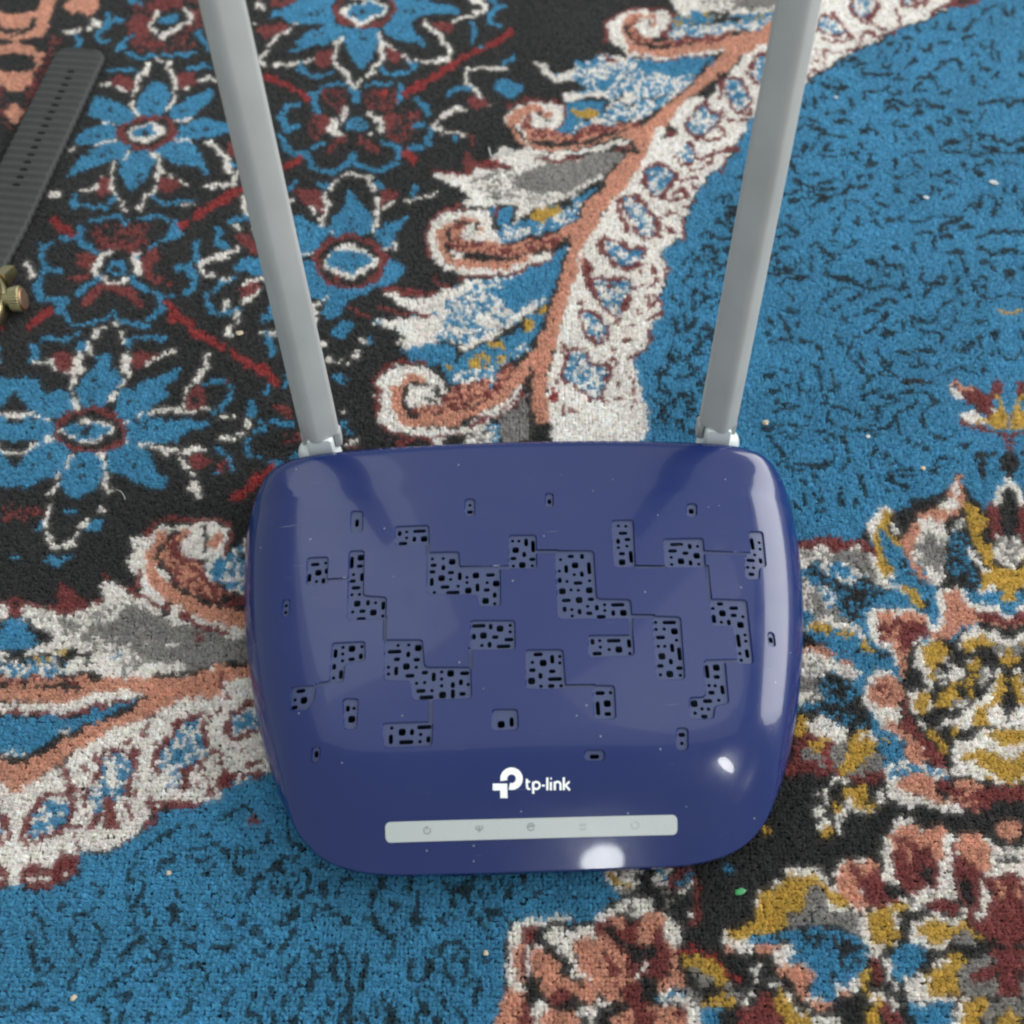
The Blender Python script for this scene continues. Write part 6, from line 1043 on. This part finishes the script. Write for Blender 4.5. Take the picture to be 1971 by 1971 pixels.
def strap(sgn, length, holes):
    halfw = .0134
    n = 260; rows = []
    for i in range(n + 1):
        s = .021 + (length - .021) * i / n
        rib = .00045 * math.cos(2 * math.pi * (length - s) / .0053)
        zt = .0042 + rib + .0022 * max(0, 1 - (s - .021) / .03)
        hw = halfw
        e = (length - s)
        if e < .006: hw = halfw - .006 * (1 - math.sqrt(max(0, 1 - ((.006 - e) / .006) ** 2))) * .9
        row = []
        for t, dz in ((-1, -.0026), (-1, -.0009), (-.965, -.0002), (-.9, 0), (-.5, 0.00005), (0, .0001), (.5, .00005), (.9, 0), (.965, -.0002), (1, -.0009), (1, -.0026)):
            row.append(wl(-sgn * s, t * hw, zt + dz))
        rows.append(row)
    V = [p for r in rows for p in r]; m = len(rows[0]); Fc = []
    for i in range(n):
        for j in range(m - 1):
            Fc.append((i * m + j, (i + 1) * m + j, (i + 1) * m + j + 1, i * m + j + 1) if sgn > 0 else (i * m + j, i * m + j + 1, (i + 1) * m + j + 1, (i + 1) * m + j))
    Fc.append(tuple(range(n * m, n * m + m)) if sgn > 0 else tuple(reversed(range(n * m, n * m + m))))
    st = mesh_obj('strap', V, Fc, m_strap, watch, smooth=True)
    for k in range(holes):
        s = length - .0053 * (3.5 + k)
        ring = []
        for zz, q0 in ((.0030, 1.0), (.0042, 1.0)):
            ring.append([wl(-sgn * (s + .00105 * q0 * math.sin(a)), .0019 * q0 * math.cos(a), zz) for a in np.linspace(0, 2 * math.pi, 13)[:-1]])
        V, Fc = loft(ring)
        mesh_obj('strap_hole_plug', V, Fc, m_hole_shade, st)  # solid plug, hole shade painted by its colour; strap is not pierced
strap(1, SL, 17)
strap(-1, .080, 0)
def lathe_w(profile, n=48):
    return loft([[wl(r * math.cos(a), r * math.sin(a), z) for a in np.linspace(0, 2 * math.pi, n + 1)[:-1]] for r, z in profile])
V, Fc = lathe_w([(.019, 0.000), (.0225, .0015), (.0235, .004), (.0235, .0082), (.0222, .0096)])
case = mesh_obj('case', V, Fc, m_gold, watch, smooth=True)
V, Fc = lathe_w([(.0222, .0096), (.0215, .0112), (.0200, .0118), (.0192, .0112), (.0190, .0104)])
mesh_obj('bezel', V, Fc, m_gold, watch, smooth=True)
V, Fc = lathe_w([(.0190, .0100), (.0190, .0108)])
mesh_obj('dial', V, Fc, m_dial, watch)
for sg in (-1, 1):
    for tt in (-1, 1):
        V, Fc = loft([[wl(sg * s, tt * t, z) for s, z in ((.0165, .0020), (.0265, .0012), (.0270, .0052), (.0180, .0088))] for t in (.0132, .0138, .0172, .0178)])
        mesh_obj('lug', V, Fc, m_gold, case)
# crown: knurled barrel + rose cap, pointing to the right of the picture
ck = unproj(47, 576, .0065); cdv = ck - np.array([wc[0], wc[1], .0065]); cdv[2] = 0; clen = np.linalg.norm(cdv); cdv /= clen
cpv = np.array([-cdv[1], cdv[0], 0])
def crown_ring(dist, r, n, knurl=0):
    out = []
    for i in range(n):
        a = 2 * math.pi * i / n; rr = r * (1 + (knurl if i % 2 else 0))
        out.append(tuple(cdv * dist + cpv * rr * math.cos(a) + np.array([0, 0, .0068 + rr * math.sin(a)])))
    return out
V, Fc = loft([crown_ring(.022, .0030, 56), crown_ring(clen - .0056, .0034, 56), crown_ring(clen - .0054, .0052, 56, .05), crown_ring(clen - .0012, .0056, 56, .06), crown_ring(clen - .0008, .0052, 56)])
crown = mesh_obj('crown', V, Fc, m_gold, watch)
V, Fc = loft([crown_ring(clen - .0009, .0050, 40), crown_ring(clen - .0002, .0049, 40), crown_ring(clen + .0002, .0044, 40), crown_ring(clen - .00005, .0034, 40), crown_ring(clen + .0001, .0026, 40)])
mesh_obj('crown_cap', V, Fc, m_copper, crown, smooth=True)

# ------------------------------------------------------------------ crumbs, lint, thread
m_crumb = material('bread_crumb', (.52, .43, .31), .8, .3, var=.2, vscale=900)
m_lint = material('white_lint', (.52, .52, .52), .9, .2)
m_green = material('green_plastic_sliver', (.03, .24, .075), .35, .5)
def crumb(u, v, px, label, mat=m_crumb, flat=.6, name='crumb', el=1.0, rot=0.0, cat='crumb'):
    c = unproj(u, v, .0006); q = c - CAM; k = (q @ CF) / FPX
    r = px * k / 2 * .85
    bm = bmesh.new(); bmesh.ops.create_icosphere(bm, subdivisions=2, radius=1)
    for vt in bm.verts:
        d = 1 + random.uniform(-.22, .22)
        vt.co = Vector((vt.co.x * r * el * d, vt.co.y * r * d, vt.co.z * r * flat * d))
    bmesh.ops.rotate(bm, cent=(0, 0, 0), matrix=Matrix.Rotation(rot, 3, 'Z'), verts=bm.verts)
    o = bm_obj(name, bm, mat); o.location = (c[0], c[1], r * flat * .55 + .0001)
    tag(o, label, cat); return o
crumb(461, 641, 13, 'pale yellow crumb on black carpet beside the left antenna', el=1.2)
crumb(1474, 813, 14, 'cream crumb on blue carpet just right of the right antenna hinge')
crumb(1671, 840, 10, 'white crumb on blue carpet to the right of the right antenna base', m_lint)
crumb(1777, 901, 11, 'beige crumb on blue carpet above the cream and yellow palmette')
crumb(1783, 380, 9, 'small white speck on blue carpet right of the right antenna middle', m_lint, el=1.5, rot=-.5)
crumb(1913, 351, 12, 'oblong white speck near the right edge of the blue carpet field', m_lint, el=1.7, rot=-.3)
crumb(1609, 187, 8, 'white speck on blue carpet near the top of the right antenna', m_lint)
crumb(324, 1680, 11, 'cream crumb on blue carpet left of the router front corner')
crumb(141, 1920, 12, 'cream crumb near the bottom left corner of the blue carpet', el=1.3, rot=.9)
crumb(935, 1834, 11, 'pale crumb on blue carpet below the router front edge')
crumb(1778, 1440, 6, 'tiny crumb on the yellow flower right of the router', m_lint)
g = crumb(1425, 1716, 15, 'bright green plastic sliver on black carpet below the router', m_green, .35, 'plastic_sliver', 1.75, .35, 'plastic scrap')
def thread(name, px, r, label, mat, z=.0010):
    P_ = [np.array(unproj(u, v, z + dz)) for u, v, dz in px]
    dens = []
    for i in range(len(P_) - 1):
        a, b_, c, d = P_[max(0, i - 1)], P_[i], P_[i + 1], P_[min(len(P_) - 1, i + 2)]
        for k in range(6):
            t = k / 6; dens.append(.5 * (2 * b_ + (c - a) * t + (2 * a - 5 * b_ + 4 * c - d) * t * t + (-a + 3 * b_ - 3 * c + d) * t ** 3))
    dens.append(P_[-1]); dens = np.array(dens); tg = np.gradient(dens, axis=0); tg /= np.linalg.norm(tg, axis=1)[:, None]
    rings = []
    for p, t in zip(dens, tg):
        n1 = np.cross(t, (0, 0, 1)); n1 /= np.linalg.norm(n1); n2 = np.cross(n1, t)
        rings.append([tuple(p + r * (math.cos(a) * n1 + math.sin(a) * n2)) for a in np.linspace(0, 2 * math.pi, 7)[:-1]])
    V, Fc = loft(rings); o = mesh_obj(name, V, Fc, mat, smooth=True); return tag(o, label, 'thread')
thread('thread', [(941, 284, 0), (943, 293, .0003), (947, 302, 0), (953, 297, .0006), (962, 296, .0003), (970, 290, .0008), (977, 288, .0002), (985, 287, .0006), (990, 292, 0)], .00030, 'curly white thread lying on black carpet above the cream leaf', m_lint)
thread('thread', [(1709, 62, 0), (1713, 55, .0006), (1720, 53, .0008), (1728, 57, 0)], .00025, 'short bent white fibre on the cream border at the top right', m_lint)
thread('hair', [(222, 943, 0), (231, 945, .0006), (238, 953, .0006), (241, 962, 0)], .00012, 'fine curved pale hair on black carpet beside the lower left flower', m_lint)
